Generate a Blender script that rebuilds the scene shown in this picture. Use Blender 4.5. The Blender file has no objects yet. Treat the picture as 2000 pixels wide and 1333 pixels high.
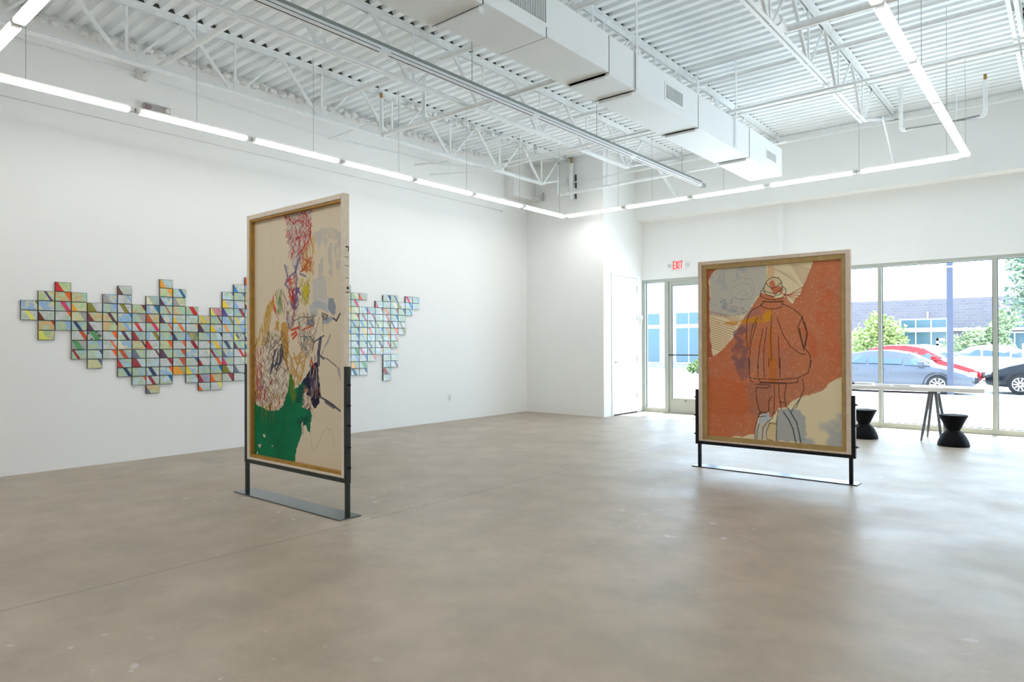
import bpy, math, random
import numpy as np
from mathutils import Vector, Matrix
random.seed(7); rng = np.random.default_rng(11)
SC = bpy.context.scene; COL = SC.collection
PI = math.pi
# ------------------------------------------------------------------ camera
F_PX, YAW, PITCH, ROLL, EYE = 1314.09, .697377, .0058585, -.0034553, 1.4
_f = np.array([-math.sin(YAW)*math.cos(PITCH), math.cos(YAW)*math.cos(PITCH), math.sin(PITCH)])
_r = np.array([math.cos(YAW), math.sin(YAW), 0.]); _u = np.cross(_r, _f)
RT = _r*math.cos(ROLL)+_u*math.sin(ROLL); UP = -_r*math.sin(ROLL)+_u*math.cos(ROLL); FW = _f
cam = bpy.data.objects.new('camera', bpy.data.cameras.new('camera')); COL.objects.link(cam)
cam.data.sensor_width = 36; cam.data.lens = F_PX/2000*36; cam.data.clip_start = .05; cam.data.clip_end = 300
M = Matrix([[RT[i], UP[i], -FW[i], [0, 0, EYE][i]] for i in range(3)]+[[0, 0, 0, 1]])
cam.matrix_world = M; SC.camera = cam
SC.view_settings.view_transform = 'Standard'; SC.view_settings.look = 'None'
SC.view_settings.gamma = 1; SC.view_settings.exposure = 0.38; SC.view_settings.use_curve_mapping = False
cy = SC.cycles; cy.max_bounces = 10; cy.diffuse_bounces = 6; cy.glossy_bounces = 4; cy.transparent_max_bounces = 12
cy.sample_clamp_indirect = 6; cy.caustics_reflective = False; cy.caustics_refractive = False
cy.use_denoising = True
# ------------------------------------------------------------------ helpers
def lin(c):
    c = [x/255 if max(c) > 1.001 else x for x in c]
    return tuple((x/12.92 if x <= .04045 else ((x+.055)/1.055)**2.4) for x in c)
class NT:
    def __init__(s, name):
        s.m = bpy.data.materials.new(name); s.m.use_nodes = True; s.t = s.m.node_tree
        s.n = s.t.nodes; s.b = s.n['Principled BSDF']; s.out = s.n['Material Output']
    def add(s, typ, **kw):
        n = s.n.new(typ)
        for k, v in kw.items():
            if k.startswith('i_'):
                key = k[2:]; n.inputs[int(key) if key.isdigit() else key.replace('_', ' ')].default_value = v
            else: setattr(n, k, v)
        return n
    def l(s, a, b): s.t.links.new(a, b)
    def mix(s, fac, a, b, blend='MIX'):
        n = s.add('ShaderNodeMix', data_type='RGBA', blend_type=blend)
        for sock, v in ((n.inputs[0], fac), (n.inputs[6], a), (n.inputs[7], b)):
            if hasattr(v, 'links'): s.l(v, sock)
            else: sock.default_value = v if not isinstance(v, tuple) else (*v[:3], 1)
        return n.outputs[2]
    def noise(s, scale, detail=4, rough=.5, vec=None, out=0):
        n = s.add('ShaderNodeTexNoise'); n.inputs['Scale'].default_value = scale; n.inputs['Detail'].default_value = detail
        n.inputs['Roughness'].default_value = rough
        if vec is None: vec = s.pos()
        s.l(vec, n.inputs['Vector']); return n.outputs[out]
    def pos(s):
        if not hasattr(s, '_p'): s._p = s.add('ShaderNodeTexCoord').outputs['Object']
        return s._p
    def ramp(s, fac, stops):
        n = s.add('ShaderNodeValToRGB'); s.l(fac, n.inputs[0]); e = n.color_ramp.elements
        while len(e) < len(stops): e.new(.5)
        for el, (p, c) in zip(e, stops): el.position = p; el.color = (*c[:3], 1) if isinstance(c, tuple) else (c, c, c, 1)
        return n.outputs[0]
    def bump(s, h, strength=.2, dist=.01):
        n = s.add('ShaderNodeBump', i_Strength=strength, i_Distance=dist); s.l(h, n.inputs['Height']); s.l(n.outputs[0], s.b.inputs['Normal'])
def mat(name, c, rough=.6, metal=0., var=.0, scale=8., bump=0., bscale=60., spec=.5, emit=None, es=0.):
    t = NT(name); c = lin(c); b = t.b
    b.inputs['Roughness'].default_value = rough; b.inputs['Metallic'].default_value = metal; b.inputs['Specular IOR Level'].default_value = spec
    if var > 0:
        k = t.noise(scale, 5); lo = tuple(x*(1-var) for x in c); hi = tuple(min(1, x*(1+var)) for x in c)
        t.l(t.ramp(k, [(.3, lo), (.7, hi)]), b.inputs['Base Color'])
    else: b.inputs['Base Color'].default_value = (*c, 1)
    if bump > 0: t.bump(t.noise(bscale, 3), bump, .003)
    if emit: b.inputs['Emission Color'].default_value = (*lin(emit), 1); b.inputs['Emission Strength'].default_value = es
    return t.m
class MB:
    def __init__(s): s.v = []; s.f = []; s.mi = []
    def box(s, x0, x1, y0, y1, z0, z1, mi=0):
        if x0 > x1: x0, x1 = x1, x0
        if y0 > y1: y0, y1 = y1, y0
        if z0 > z1: z0, z1 = z1, z0
        i = len(s.v); s.v += [(x0, y0, z0), (x1, y0, z0), (x1, y1, z0), (x0, y1, z0), (x0, y0, z1), (x1, y0, z1), (x1, y1, z1), (x0, y1, z1)]
        s.f += [tuple(i+k for k in q) for q in ((3, 2, 1, 0), (4, 5, 6, 7), (0, 1, 5, 4), (1, 2, 6, 5), (2, 3, 7, 6), (3, 0, 4, 7))]; s.mi += [mi]*6; return s
    def bar(s, a, b, w, h=None, up=(0, 0, 1), mi=0):
        h = h or w; a = Vector(a); b = Vector(b); d = (b-a).normalized(); up = Vector(up)
        if abs(d.dot(up)) > .98: up = Vector((0, 1, 0))
        x = d.cross(up).normalized(); y = x.cross(d); i = len(s.v)
        for p in (a, b):
            for sx, sy in ((-1, -1), (1, -1), (1, 1), (-1, 1)): s.v.append(tuple(p+x*sx*w/2+y*sy*h/2))
        s.f += [tuple(i+k for k in q) for q in ((3, 2, 1, 0), (4, 5, 6, 7), (0, 1, 5, 4), (1, 2, 6, 5), (2, 3, 7, 6), (3, 0, 4, 7))]; s.mi += [mi]*6; return s
    def tube(s, pts, r, n=10, mi=0, rr=None, cap=True):
        pts = [Vector(p) for p in pts]; rings = []; ref = None
        for k, p in enumerate(pts):
            d = (pts[min(k+1, len(pts)-1)]-pts[max(k-1, 0)]).normalized()
            if ref is None: ref = Vector((0, 0, 1)) if abs(d.z) < .9 else Vector((1, 0, 0))
            x = d.cross(ref).normalized(); y = d.cross(x).normalized(); ref = -x.cross(d) if False else ref
            i = len(s.v); q = r if rr is None else rr[k]
            s.v += [tuple(p+(x*math.cos(2*PI*j/n)+y*math.sin(2*PI*j/n))*q) for j in range(n)]; rings.append(i)
        for a, b in zip(rings, rings[1:]):
            for j in range(n): s.f.append((a+j, a+(j+1) % n, b+(j+1) % n, b+j)); s.mi.append(mi)
        if cap: s.f += [tuple(range(rings[0]+n-1, rings[0]-1, -1)), tuple(range(rings[-1], rings[-1]+n))]; s.mi += [mi]*2
        return s
    def lathe(s, prof, cx=0, cy=0, n=32, mi=0, axis='z', cz=0):
        rings = []
        for r, z in prof:
            i = len(s.v); rings.append(i)
            for j in range(n):
                a = 2*PI*j/n; p = (r*math.cos(a), r*math.sin(a), z)
                if axis == 'y': p = (p[0], p[2], p[1])
                if axis == 'x': p = (p[2], p[0], p[1])
                s.v.append((p[0]+cx, p[1]+cy, p[2]+cz))
        for a, b in zip(rings, rings[1:]):
            for j in range(n): s.f.append((a+j, a+(j+1) % n, b+(j+1) % n, b+j)); s.mi.append(mi)
        s.f += [tuple(range(rings[0]+n-1, rings[0]-1, -1)), tuple(range(rings[-1], rings[-1]+n))]; s.mi += [mi]*2; return s
    def poly(s, pts, mi=0):
        i = len(s.v); s.v += [tuple(p) for p in pts]; s.f.append(tuple(range(i, i+len(pts)))); s.mi.append(mi); return s
    def prism(s, pts, y0, y1, mi=0):      # outline (x,z) thickened along y
        i = len(s.v); n = len(pts); s.v += [(x, y0, z) for x, z in pts]+[(x, y1, z) for x, z in pts]
        s.f += [tuple(range(i, i+n)), tuple(range(i+2*n-1, i+n-1, -1))]+[(i+k, i+n+k, i+n+(k+1) % n, i+(k+1) % n) for k in range(n)]
        s.mi += [mi]*(n+2); return s
    def build(s, name, mats, parent=None, smooth=False, bevel=0, loc=None, rz=0):
        me = bpy.data.meshes.new(name); me.from_pydata(s.v, [], s.f)
        mats = mats if isinstance(mats, (list, tuple)) else [mats]
        for m_ in mats: me.materials.append(m_)
        me.polygons.foreach_set('material_index', s.mi)
        if smooth:
            me.polygons.foreach_set('use_smooth', [True]*len(s.f))
        me.update(); o = bpy.data.objects.new(name, me); COL.objects.link(o)
        if smooth: me.set_sharp_from_angle(angle=math.radians(35))
        if bevel:
            b = o.modifiers.new('b', 'BEVEL'); b.width = bevel; b.segments = 2; b.limit_method = 'ANGLE'
        if parent: o.parent = parent
        if loc: o.location = loc
        o.rotation_euler.z = rz
        return o
def tag(o, label=None, cat=None, group=None, kind=None):
    if label: o['label'] = label
    if cat: o['category'] = cat
    if group: o['group'] = group
    if kind: o['kind'] = kind
    return o
def empty(name, loc=(0, 0, 0), rz=0):
    o = bpy.data.objects.new(name, None); COL.objects.link(o); o.location = loc; o.rotation_euler.z = rz; o.empty_display_size = .1; return o
def thing(name, label, cat, loc=(0, 0, 0), rz=0, group=None): return tag(empty(name, loc, rz), label, cat, group)
def struct(o): o['kind'] = 'structure'; return o
def copy_tree(o, parent=None):
    c = o.copy(); COL.objects.link(c); c.parent = parent
    for ch in list(o.children): copy_tree(ch, c)
    return c
ORD = ['first', 'second', 'third', 'fourth', 'fifth', 'sixth', 'seventh', 'eighth', 'ninth', 'tenth', 'eleventh', 'twelfth', 'thirteenth', 'fourteenth',
       'fifteenth', 'sixteenth', 'seventeenth', 'eighteenth', 'nineteenth', 'twentieth']
def ordw(n):   # 1-based
    if n <= 20: return ORD[n-1]
    return {2: 'twenty', 3: 'thirty'}[n//10]+('-'+ORD[n % 10-1] if n % 10 else '')if n % 10 else 'thirtieth'
# ------------------------------------------------------------------ materials
def m_floor():
    t = NT('polished_concrete'); b = t.b
    k1 = t.noise(.55, 6, .6); k2 = t.noise(2.4, 6, .65); k3 = t.noise(190, 2, .6)
    c = t.ramp(k1, [(.30, lin((161, 147, 129))), (.52, lin((173, 159, 141))), (.75, lin((183, 170, 153)))])
    c = t.mix(t.ramp(k2, [(.38, 0.), (.66, .8)]), c, lin((148, 137, 122)))
    c = t.mix(t.ramp(k3, [(.45, 0.), (.75, .35)]), c, lin((122, 111, 98)))
    sp = t.add('ShaderNodeTexVoronoi', i_Scale=170.); t.l(t.pos(), sp.inputs['Vector'])
    c = t.mix(t.ramp(sp.outputs['Distance'], [(.08, .5), (.2, 0.)]), c, lin((196, 190, 182)))
    # pale worn flecks gathered in places
    fl = t.ramp(t.noise(9, 2, .4), [(.68, 0.), (.71, .55)]); zone = t.ramp(t.noise(.5, 1), [(.53, 0.), (.62, 1.)])
    mm = t.add('ShaderNodeMath', operation='MULTIPLY'); t.l(fl, mm.inputs[0]); t.l(zone, mm.inputs[1])
    c = t.mix(mm.outputs[0], c, lin((205, 205, 208)))
    # sawn joint, a dark line along y at x=-4.37 and one across
    sx = t.add('ShaderNodeSeparateXYZ'); t.l(t.pos(), sx.inputs[0])
    w = t.noise(3, 3, .6)
    def line(sock, at, wd):
        a = t.add('ShaderNodeMath', operation='MULTIPLY_ADD'); t.l(w, a.inputs[0]); a.inputs[1].default_value = .012; t.l(sock, a.inputs[2])
        b1 = t.add('ShaderNodeMath', operation='SUBTRACT'); t.l(a.outputs[0], b1.inputs[0]); b1.inputs[1].default_value = at
        b2 = t.add('ShaderNodeMath', operation='ABSOLUTE'); t.l(b1.outputs[0], b2.inputs[0])
        b3 = t.add('ShaderNodeMath', operation='LESS_THAN'); t.l(b2.outputs[0], b3.inputs[0]); b3.inputs[1].default_value = wd
        return b3.outputs[0]
    l1 = line(sx.outputs[0], -4.36, .0045); l1f = t.add('ShaderNodeMath', operation='MULTIPLY'); t.l(l1, l1f.inputs[0]); l1f.inputs[1].default_value = .85
    c = t.mix(l1f.outputs[0], c, lin((92, 86, 80)))
    t.l(c, b.inputs['Base Color'])
    t.l(t.ramp(t.noise(1.3, 5, .6), [(.3, .36), (.7, .50)]), b.inputs['Roughness'])
    b.inputs['Specular IOR Level'].default_value = .65
    t.bump(t.noise(30, 3), .05, .002); return t.m
def m_deck():
    return mat('painted_deck', (240, 245, 247), .55, var=.03, scale=3, bump=.15, bscale=25)
FLOOR = m_floor(); WALL = mat('white_wall', (239, 240, 239), .8, var=.012, scale=.8, bump=.05, bscale=90)
DECK = m_deck(); STEELW = mat('white_painted_steel', (236, 240, 241), .5, var=.05, scale=14, bump=.1)
DUCT = mat('duct_white', (240, 246, 249), .55, var=.015, scale=2)
GAP = mat('dark_gap', (40, 40, 40), .9); GREYRAIL = mat('galvanised_rail', (150, 158, 156), .4, .6)
FOAM = mat('sprayed_fireproofing', (226, 227, 226), .95, var=.08, scale=20, bump=.6, bscale=40)
ALU = mat('aluminium_frame', (176, 180, 172), .42, .25); ALUD = mat('dark_gasket', (60, 66, 72), .6)
DOORW = mat('white_door', (238, 240, 241), .5); METAL = mat('brushed_steel', (170, 172, 172), .35, .9)
BRASS = mat('brass', (170, 130, 80), .35, .8); LITE = mat('light_housing', (225, 225, 222), .5)
PLASTIC = mat('white_plastic', (220, 220, 216), .5); LENSG = mat('lamp_lens', (150, 150, 155), .15, .3)
STAND = mat('dark_steel_stand', (52, 58, 56), .38, .5, var=.1, scale=12); STANDB = mat('black_steel_stand', (24, 26, 30), .35, .5)
KNOB = mat('black_knob', (14, 14, 15), .4)
CANVE = mat('folded_canvas_edge', (226, 214, 196), .85, var=.06, scale=30, bump=.3, bscale=400)
CANVE2 = mat('folded_canvas_edge_rose', (222, 204, 186), .85, var=.08, scale=12, bump=.3, bscale=400)
BARW = mat('stretcher_wood_gold', (170, 128, 52), .55, var=.18, scale=18); BARW2 = mat('stretcher_wood_olive', (176, 146, 92), .6, var=.12, scale=14)
STOOLM = mat('black_stool', (5, 7, 13), .6, spec=.15); TRES = mat('trestle_grey', (104, 107, 114), .5)
TABM = mat('table_white', (236, 236, 234), .45)
def m_glass():
    t = NT('window_glass'); t.n.remove(t.b)
    tr = t.add('ShaderNodeBsdfTransparent'); tr.inputs[0].default_value = (.93, .965, .96, 1)
    gl = t.add('ShaderNodeBsdfGlossy'); gl.inputs['Roughness'].default_value = .02; gl.inputs[0].default_value = (.9, .95, 1, 1)
    fr = t.add('ShaderNodeFresnel', i_IOR=1.35); mx = t.add('ShaderNodeMixShader')
    ge = t.add('ShaderNodeNewGeometry'); iv = t.add('ShaderNodeMath', operation='SUBTRACT'); iv.inputs[0].default_value = 1; t.l(ge.outputs['Backfacing'], iv.inputs[1])
    mu = t.add('ShaderNodeMath', operation='MULTIPLY'); t.l(iv.outputs[0], mu.inputs[0]); t.l(fr.outputs[0], mu.inputs[1]); t.l(mu.outputs[0], mx.inputs[0]); t.l(tr.outputs[0], mx.inputs[1]); t.l(gl.outputs[0], mx.inputs[2]); t.l(mx.outputs[0], t.out.inputs[0]); return t.m
GLASS = m_glass()
def m_tube(nm, L):
    t = NT(nm); e = t.add('ShaderNodeEmission'); e.inputs[0].default_value = (1, .975, .945, 1); e.inputs[1].default_value = L
    t.l(e.outputs[0], t.out.inputs[0]); t.n.remove(t.b); return t.m
TUBE = m_tube('lit_lens_bottom', 20.); TUBES = m_tube('lit_lens_side', 9.)
# ------------------------------------------------------------------ room shell
XL, XR_, YB, YW, ZD = -8.87, 3.2, -8.4, 12.6, 5.13
struct(MB().box(XL-.3, XR_+.3, YB-.3, YW+.14, -.3, 0).build('floor', FLOOR))
# ribbed roof deck: trapezoid ribs running along x
P = .1605; m = MB(); y = YW+.3; prof = []
while y > YB-.2:
    prof += [(y, ZD), (y-.075, ZD), (y-.095, ZD+.045), (y-.14, ZD+.045)]; y -= P
x0, x1 = XL-.3, XR_+.3; i = 0
for (yy, zz) in prof: m.v += [(x0, yy, zz), (x1, yy, zz)]
for k in range(len(prof)-1): m.f.append((2*k, 2*k+1, 2*k+3, 2*k+2)); m.mi.append(0)
n0 = len(m.v); m.v += [(x0, prof[0][0], ZD+.2), (x1, prof[0][0], ZD+.2), (x1, prof[-1][0], ZD+.2), (x0, prof[-1][0], ZD+.2)]; m.f.append((n0, n0+1, n0+2, n0+3)); m.mi.append(0)
struct(m.build('ceiling', DECK))
# left wall, with the thin reveal line at 4.1 m
m = MB(); m.box(XL-.3, XL, YB, 11.07, 0, 4.078); m.box(XL-.3, XL, YB, 10.376, 4.120, ZD+.05); m.box(XL-.3, XL, 10.376, 11.07, 4.078, ZD+.05)
m.box(XL-.3, XL-.04, YB, 10.29, 4.078, 4.120); m.box(XL-.3, XL, 10.29, 10.376, 4.078, 4.120)
m.box(XL, XL+.25, 10.378, 11.07, 4.41, ZD)
struct(m.build('wall_left', WALL))
struct(MB().box(XR_, XR_+.3, YB, YW+.2, 0, ZD+.05).build('wall_right', WALL))
struct(MB().box(XL-.3, XR_+.3, YB-.3, YB, 0, ZD+.05).build('wall_rear', WALL))
BX, BY = -6.97, 11.07
m = MB(); m.box(XL-.3, BX, BY, YW+.2, 0, ZD+.02); struct(m.build('wall_closet', WALL))
m = MB(); m.box(BX, XR_, YW-.02, YW+.2, 2.745, ZD+.05); m.box(BX, XR_, 12.3, YW-.02, 3.96, ZD); m.box(-4.15, -4.07, 12.5, YW-.02, 2.75, 3.96)
struct(m.build('wall_window', WALL))
struct(MB().box(BX, XR_, 12.27, 12.3, ZD-.11, ZD-.035).build('trim_1', STEELW))
struct(MB().box(XR_, XL, YW-.35, YW-.30, ZD-.03, ZD).build('trim_2', STEELW))
# closet door
d = struct(empty('door_1', (BX, 11.40, 0)))
m = MB(); m.box(.0, .018, -.05, 0, 0, 2.81); m.box(0, .018, .935, .985, 0, 2.81); m.box(0, .018, 0, .935, 2.77, 2.81); m.build('door_frame', DOORW, d)
MB().box(.0, .012, .006, .929, .022, 2.764).build('door_leaf', DOORW, d)
MB().box(0, .004, 0, .935, 0, 2.77).build('door_gap', GAP, d)
hd = MB().lathe([(.026, 0), (.026, .01), (.011, .012), (.011, .055)], n=16, axis='x', cx=.012, cy=.075, cz=1.05)
hd.bar((.06, .075, 1.05), (.06, .195, 1.05), .018, .018); hd.build('door_handle', METAL, d, bevel=.003)
for z in (.3, 1.05, 1.9, 2.5): MB().box(.012, .022, .926, .948, z, z+.1).build('hinge', METAL, d)
# storefront: frames and panes
def bay(name, xa, xb, z0=.0, z1=2.745, mw=.055, dep=.11, lowrail=.085):
    r = struct(empty(name, (xa, YW, 0))); w = xb-xa; m = MB()
    m.box(0, mw/2, -.02, dep-.02, z0, z1); m.box(w-mw/2, w, -.02, dep-.02, z0, z1)
    m.box(mw/2, w-mw/2, -.02, dep-.02, z1-.055, z1); m.box(mw/2, w-mw/2, -.02, dep-.02, z0, z0+lowrail)
    m.build('window_frame', ALU, r)
    g = MB(); a, b_, c, e = mw/2, w-mw/2, z0+lowrail, z1-.055
    for q in ((a, a+.01, c, e), (b_-.01, b_, c, e), (a, b_, e-.01, e), (a, b_, c, c+.01)): g.box(q[0], q[1], .025, .045, q[2], q[3])
    g.build('gasket', ALUD, r)
    MB().box(a, b_, .032, .038, c, e).build('pane', GLASS, r); return r
bay('window_1', -6.93, -6.43)
for k, (a, b_) in enumerate([(-5.42, -4.08), (-4.08, -2.51), (-2.51, -.94), (-.94, .63), (.63, 2.2), (2.2, XR_)]): bay('window_%d' % (k+2), a, b_)
struct(MB().box(BX, -6.93, YW-.02, YW+.1, 0, 2.745).build('trim_3', ALU))
d = struct(empty('door_2', (-6.43, YW, 0)))
m = MB(); m.box(0, .06, -.03, .09, 0, 2.745); m.box(.95, 1.01, -.03, .09, 0, 2.745); m.box(.06, .95, -.03, .09, 2.675, 2.745); m.build('door_frame', ALU, d)
m = MB(); m.box(.065, .125, -.01, .04, .012, 2.67); m.box(.885, .945, -.01, .04, .012, 2.67); m.box(.125, .885, -.01, .04, 2.60, 2.67); m.box(.125, .885, -.01, .04, .012, .31)
m.build('door_leaf', ALU, d)
MB().box(.125, .885, .012, .018, .31, 2.60).build('pane', GLASS, d)
MB().box(.125, .135, .0, .02, .31, 2.6).box(.125, .885, .0, .02, 2.59, 2.6).build('gasket', ALUD, d)
m = MB(); m.tube([(.08, -.05, 1.185), (.93, -.05, 1.185)], .012); m.tube([(.085, -.05, 1.185), (.085, -.005, 1.185)], .014); m.tube([(.925, -.05, 1.185), (.925, -.005, 1.185)], .014)
m.build('push_bar', STANDB, d)
MB().tube([(.42, -.01, .26), (.42, -.028, .26)], .018).build('lock', METAL, d)
MB().box(.06, .95, -.09, .06, 0, .012).build('threshold', ALU, d)
# wall devices
LHG = mat('lamp_head_grey', (206, 208, 210), .4)
t_ = thing('exit_sign', 'lit white exit sign with red letters and two lamp heads above glass door', 'exit sign', (-6.13, YW-.02, 2.9))
MB().box(-.15, .15, -.04, 0, 0, .2).build('sign_case', mat('sign_white', (236, 238, 238), .5), t_, bevel=.006)
RED = mat('exit_red', (222, 30, 24), .5, emit=(235, 20, 12), es=.55)
m = MB(); h0, h1, yy = .018, .182, -.043
def B(x0, x1, z0, z1): m.box(x0, x1, yy, yy+.003, h0+(h1-h0)*z0, h0+(h1-h0)*z1)
B(-.115, -.098, 0, 1); B(-.098, -.066, 0, .13); B(-.098, -.066, .44, .56); B(-.098, -.066, .87, 1)
for a, b_ in (((-.052, h0), (-.006, h1)), ((-.052, h1), (-.006, h0))): m.bar((a[0], yy+.0015, a[1]), (b_[0], yy+.0015, b_[1]), .016, .003, up=(0, 1, 0))
B(.008, .025, 0, 1); B(.04, .095, .87, 1); B(.059, .076, 0, .87); m.build('exit_letters', RED, t_)
for s in (-1, 1):
    l_ = MB().lathe([(.03, 0), (.034, -.03), (.028, -.06)], n=18, axis='y', cx=s*.205, cz=.1, cy=0).build('lamp_head', LHG, t_, smooth=True)
    MB().box(s*.15, s*.2, -.02, -.005, .09, .11).build('lamp_arm', PLASTIC, t_)
t_ = thing('emergency_light', 'grey emergency light box with two round lamps high on left wall', 'emergency light', (XL, 3.61, 4.34))
MB().box(0, .06, -.16, .16, 0, .085).build('housing', mat('emergency_grey', (176, 172, 170), .5), t_, bevel=.006)
for s in (-1, 1): MB().lathe([(.035, .055), (.038, .08), (.03, .1)], n=18, axis='x', cy=s*.115, cz=.03).build('lamp_head', PLASTIC if s > 0 else mat('lamp_rose', (150, 132, 138), .3), t_, smooth=True)
t_ = thing('junction_box', 'white junction box on left wall where conduit meets pipe', 'junction box', (XL, 3.43, 4.70))
MB().box(0, .06, -.06, .06, 0, .12).build('box_body', PLASTIC, t_, bevel=.004)
MB().tube([(.06, .02, .09), (.064, .02, .09)], .008).build('knockout', GAP, t_)
t_ = thing('power_outlet', 'small white power outlet low on the long left wall', 'outlet', (XL, 8.78, .37))
MB().box(0, .006, -.038, .038, 0, .12).build('face_plate', PLASTIC, t_, bevel=.002)
for z in (.03, .075): MB().box(.006, .008, -.014, .014, z, z+.028).build('socket', mat('socket_grey', (190, 192, 192), .5), t_)
t_ = thing('keypad', 'small white keypad box on wall between closet door and glass', 'keypad', (BX, 12.5, 1.82))
MB().box(-.004, .04, -.06, .03, 0.1, .19).build('keypad_body', PLASTIC, t_, bevel=.004); MB().box(0, .03, -.03, .02, 0, .09).build('keypad_reader', PLASTIC, t_, bevel=.004)
# ------------------------------------------------------------------ roof joists
FLUTESHADE = mat('deck_flute_shade', (74, 76, 74), .8)  # dark strips over the top chords put shade into the deck flutes by colour
CAPS = ['white steel roof joist closest to the left wall, foam sprayed along its top', 'white steel roof joist left of the hanging grey rail and long duct',
        'white steel roof joist whose top chord shows above the long air duct', 'white steel roof joist between the air duct and the right light run',
        'white steel roof joist at upper right edge, beyond the right light run']
for k, jx in enumerate((-7.79, -5.95, -4.10, -2.23, -.42)):
    t_ = thing('roof_joist', CAPS[k], 'roof joist', (jx, 0, 4.46), group='open web roof joists')
    top = ZD-4.46; m = MB()
    for s in (-1, 1): m.box(s*.012, s*.062, YB, YW-.02 if k != 3 else YW-.02, top-.008, top); m.box(s*.012, s*.018, YB, YW-.02, top-.07, top-.008)
    m.build('top_chord', STEELW, t_)
    MB().box(-.05, .058, YB, YW-.03, top+.001, top+.044).build('flute_shade', FLUTESHADE, t_)
    m = MB(); ye = 10.25
    for s in (-1, 1): m.box(s*.010, s*.045, YB, ye, 0, .007); m.box(s*.010, s*.016, YB, ye, .007, .045)
    m.build('bottom_chord', STEELW, t_)
    yb = 2.87-1.22*3; nodes = []
    while yb < 10.3: nodes.append(yb); yb += 1.22
    for q, yb in enumerate(nodes):
        if yb < 1.2: continue
        MB().bar((0, yb, .01), (0, yb, top-.01), .028, .018, up=(1, 0, 0)).build('web_vertical', STEELW, t_)
        MB().bar((0, yb-.61, top-.03), (0, yb-.05, .02), .04, .03, up=(1, 0, 0)).build('web_diagonal', STEELW, t_)
        MB().bar((0, yb+.05, .02), (0, yb+.61, top-.03), .022, .022, up=(1, 0, 0)).build('web_diagonal', STEELW, t_)
    MB().bar((0, 10.2, .02), (0, 12.5, top-.04), .03, .03, up=(1, 0, 0)).build('end_strut', STEELW, t_)
    MB().box(-.07, .07, 12.2, 12.32, top-.11, top-.02).build('joist_seat', STEELW, t_)
# sprayed fireproofing clumps where the deck meets the left wall
def clumps(name, pts, label):
    m = MB()
    for (cx, cyy, cz, r) in pts:
        i = len(m.v); nu, nv = 9, 6
        for a in range(nv+1):
            for b_ in range(nu):
                th = PI*a/nv; ph = 2*PI*b_/nu; q = r*(1+random.uniform(-.28, .28))
                m.v.append((cx+q*math.sin(th)*math.cos(ph), cyy+q*1.3*math.sin(th)*math.sin(ph), min(ZD-.002, cz+q*.8*math.cos(th))))
        for a in range(nv):
            for b_ in range(nu): m.f.append((i+a*nu+b_, i+(a+1)*nu+b_, i+(a+1)*nu+(b_+1) % nu, i+a*nu+(b_+1) % nu)); m.mi.append(0)
    return tag(m.build(name, FOAM, smooth=True), label, 'fireproofing', kind='stuff')
pts = []; y = 2.2
while y < 9.6: pts.append((XL+random.uniform(.1, .16), y, ZD-random.uniform(.08, .12), random.uniform(.04, .06))); y += .14
clumps('sprayed_foam', pts, 'lumpy white sprayed foam where roof deck meets left wall')
pts = []; y = 6.3
while y < 10.1: pts.append((-7.79+random.uniform(-.06, .06), y, ZD-.07, random.uniform(.035, .05))); y += .09
clumps('sprayed_foam', pts, 'lumpy white sprayed foam coating top of joist by left wall')
# ------------------------------------------------------------------ pipes, conduits, rail
def bend(pts, r=.06, n=4):
    pts = [Vector(p) for p in pts]; out = [pts[0]]
    for a, b_, c in zip(pts, pts[1:], pts[2:]):
        d1 = (a-b_).normalized(); d2 = (c-b_).normalized(); p1 = b_+d1*r; p2 = b_+d2*r
        for k in range(n+1):
            t = k/n; out.append(p1*(1-t)**2+b_*2*t*(1-t)+p2*t*t)
    out.append(pts[-1]); return out
def pipe(label, pts, r, cat='pipe', name='ceiling_pipe', extra=None, mt=None):
    t_ = thing(name, label, cat, pts[0]); o = Vector(pts[0]); P_ = [tuple(Vector(p)-o) for p in pts]
    MB().tube(bend(P_) if len(P_) > 2 else P_, r).build('pipe_run', mt or STEELW, t_, smooth=True)
    for e in (extra or []):
        nm, a, b_, rr, mm = e; MB().tube([tuple(Vector(a)-o), tuple(Vector(b_)-o)], rr).build(nm, mm, t_, smooth=True)
    return t_
pipe('white pipe running from left wall junction box up across two joists', [(XL+.05, 3.45, 4.74), (-1.7, 3.45, 4.74)], .032)
pipe('thick white pipe tight under the deck crossing above the long duct', [(-8.6, 5.72, 4.93), (-.2, 5.9, 4.93)], .036)
pipe('white sprinkler pipe with brass head and two risers left of the duct', [(-7.63, 6.2, 4.95), (-7.63, 6.2, 4.42), (-3.45, 6.2, 4.43)], .03, name='sprinkler_pipe',
     extra=[('riser', (-6.73, 6.2, 4.42), (-6.73, 6.2, 5.05), .028, STEELW), ('elbow', (-6.79, 6.2, 4.42), (-6.67, 6.2, 4.42), .042, STEELW), ('sprinkler_head', (-7.63, 6.2, 4.95), (-7.63, 6.2, 5.03), .022, BRASS)])
pipe('long white pipe crossing low under all the joists near far end', [(XL+.05, 7.9, 4.55), (XL+.35, 8.0, 4.55), (-7.7, 8.5, 4.42), (-.2, 8.5, 4.42)], .017)
pipe('thin white pipe running just behind the long low crossing pipe', [(XL+.05, 8.25, 4.45), (-7.9, 8.72, 4.44), (-.2, 8.72, 4.44)], .011)
pipe('white pipe under the deck passing just above the far duct section', [(-8.6, 8.72, 4.97), (-.2, 8.72, 4.97)], .03)
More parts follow.
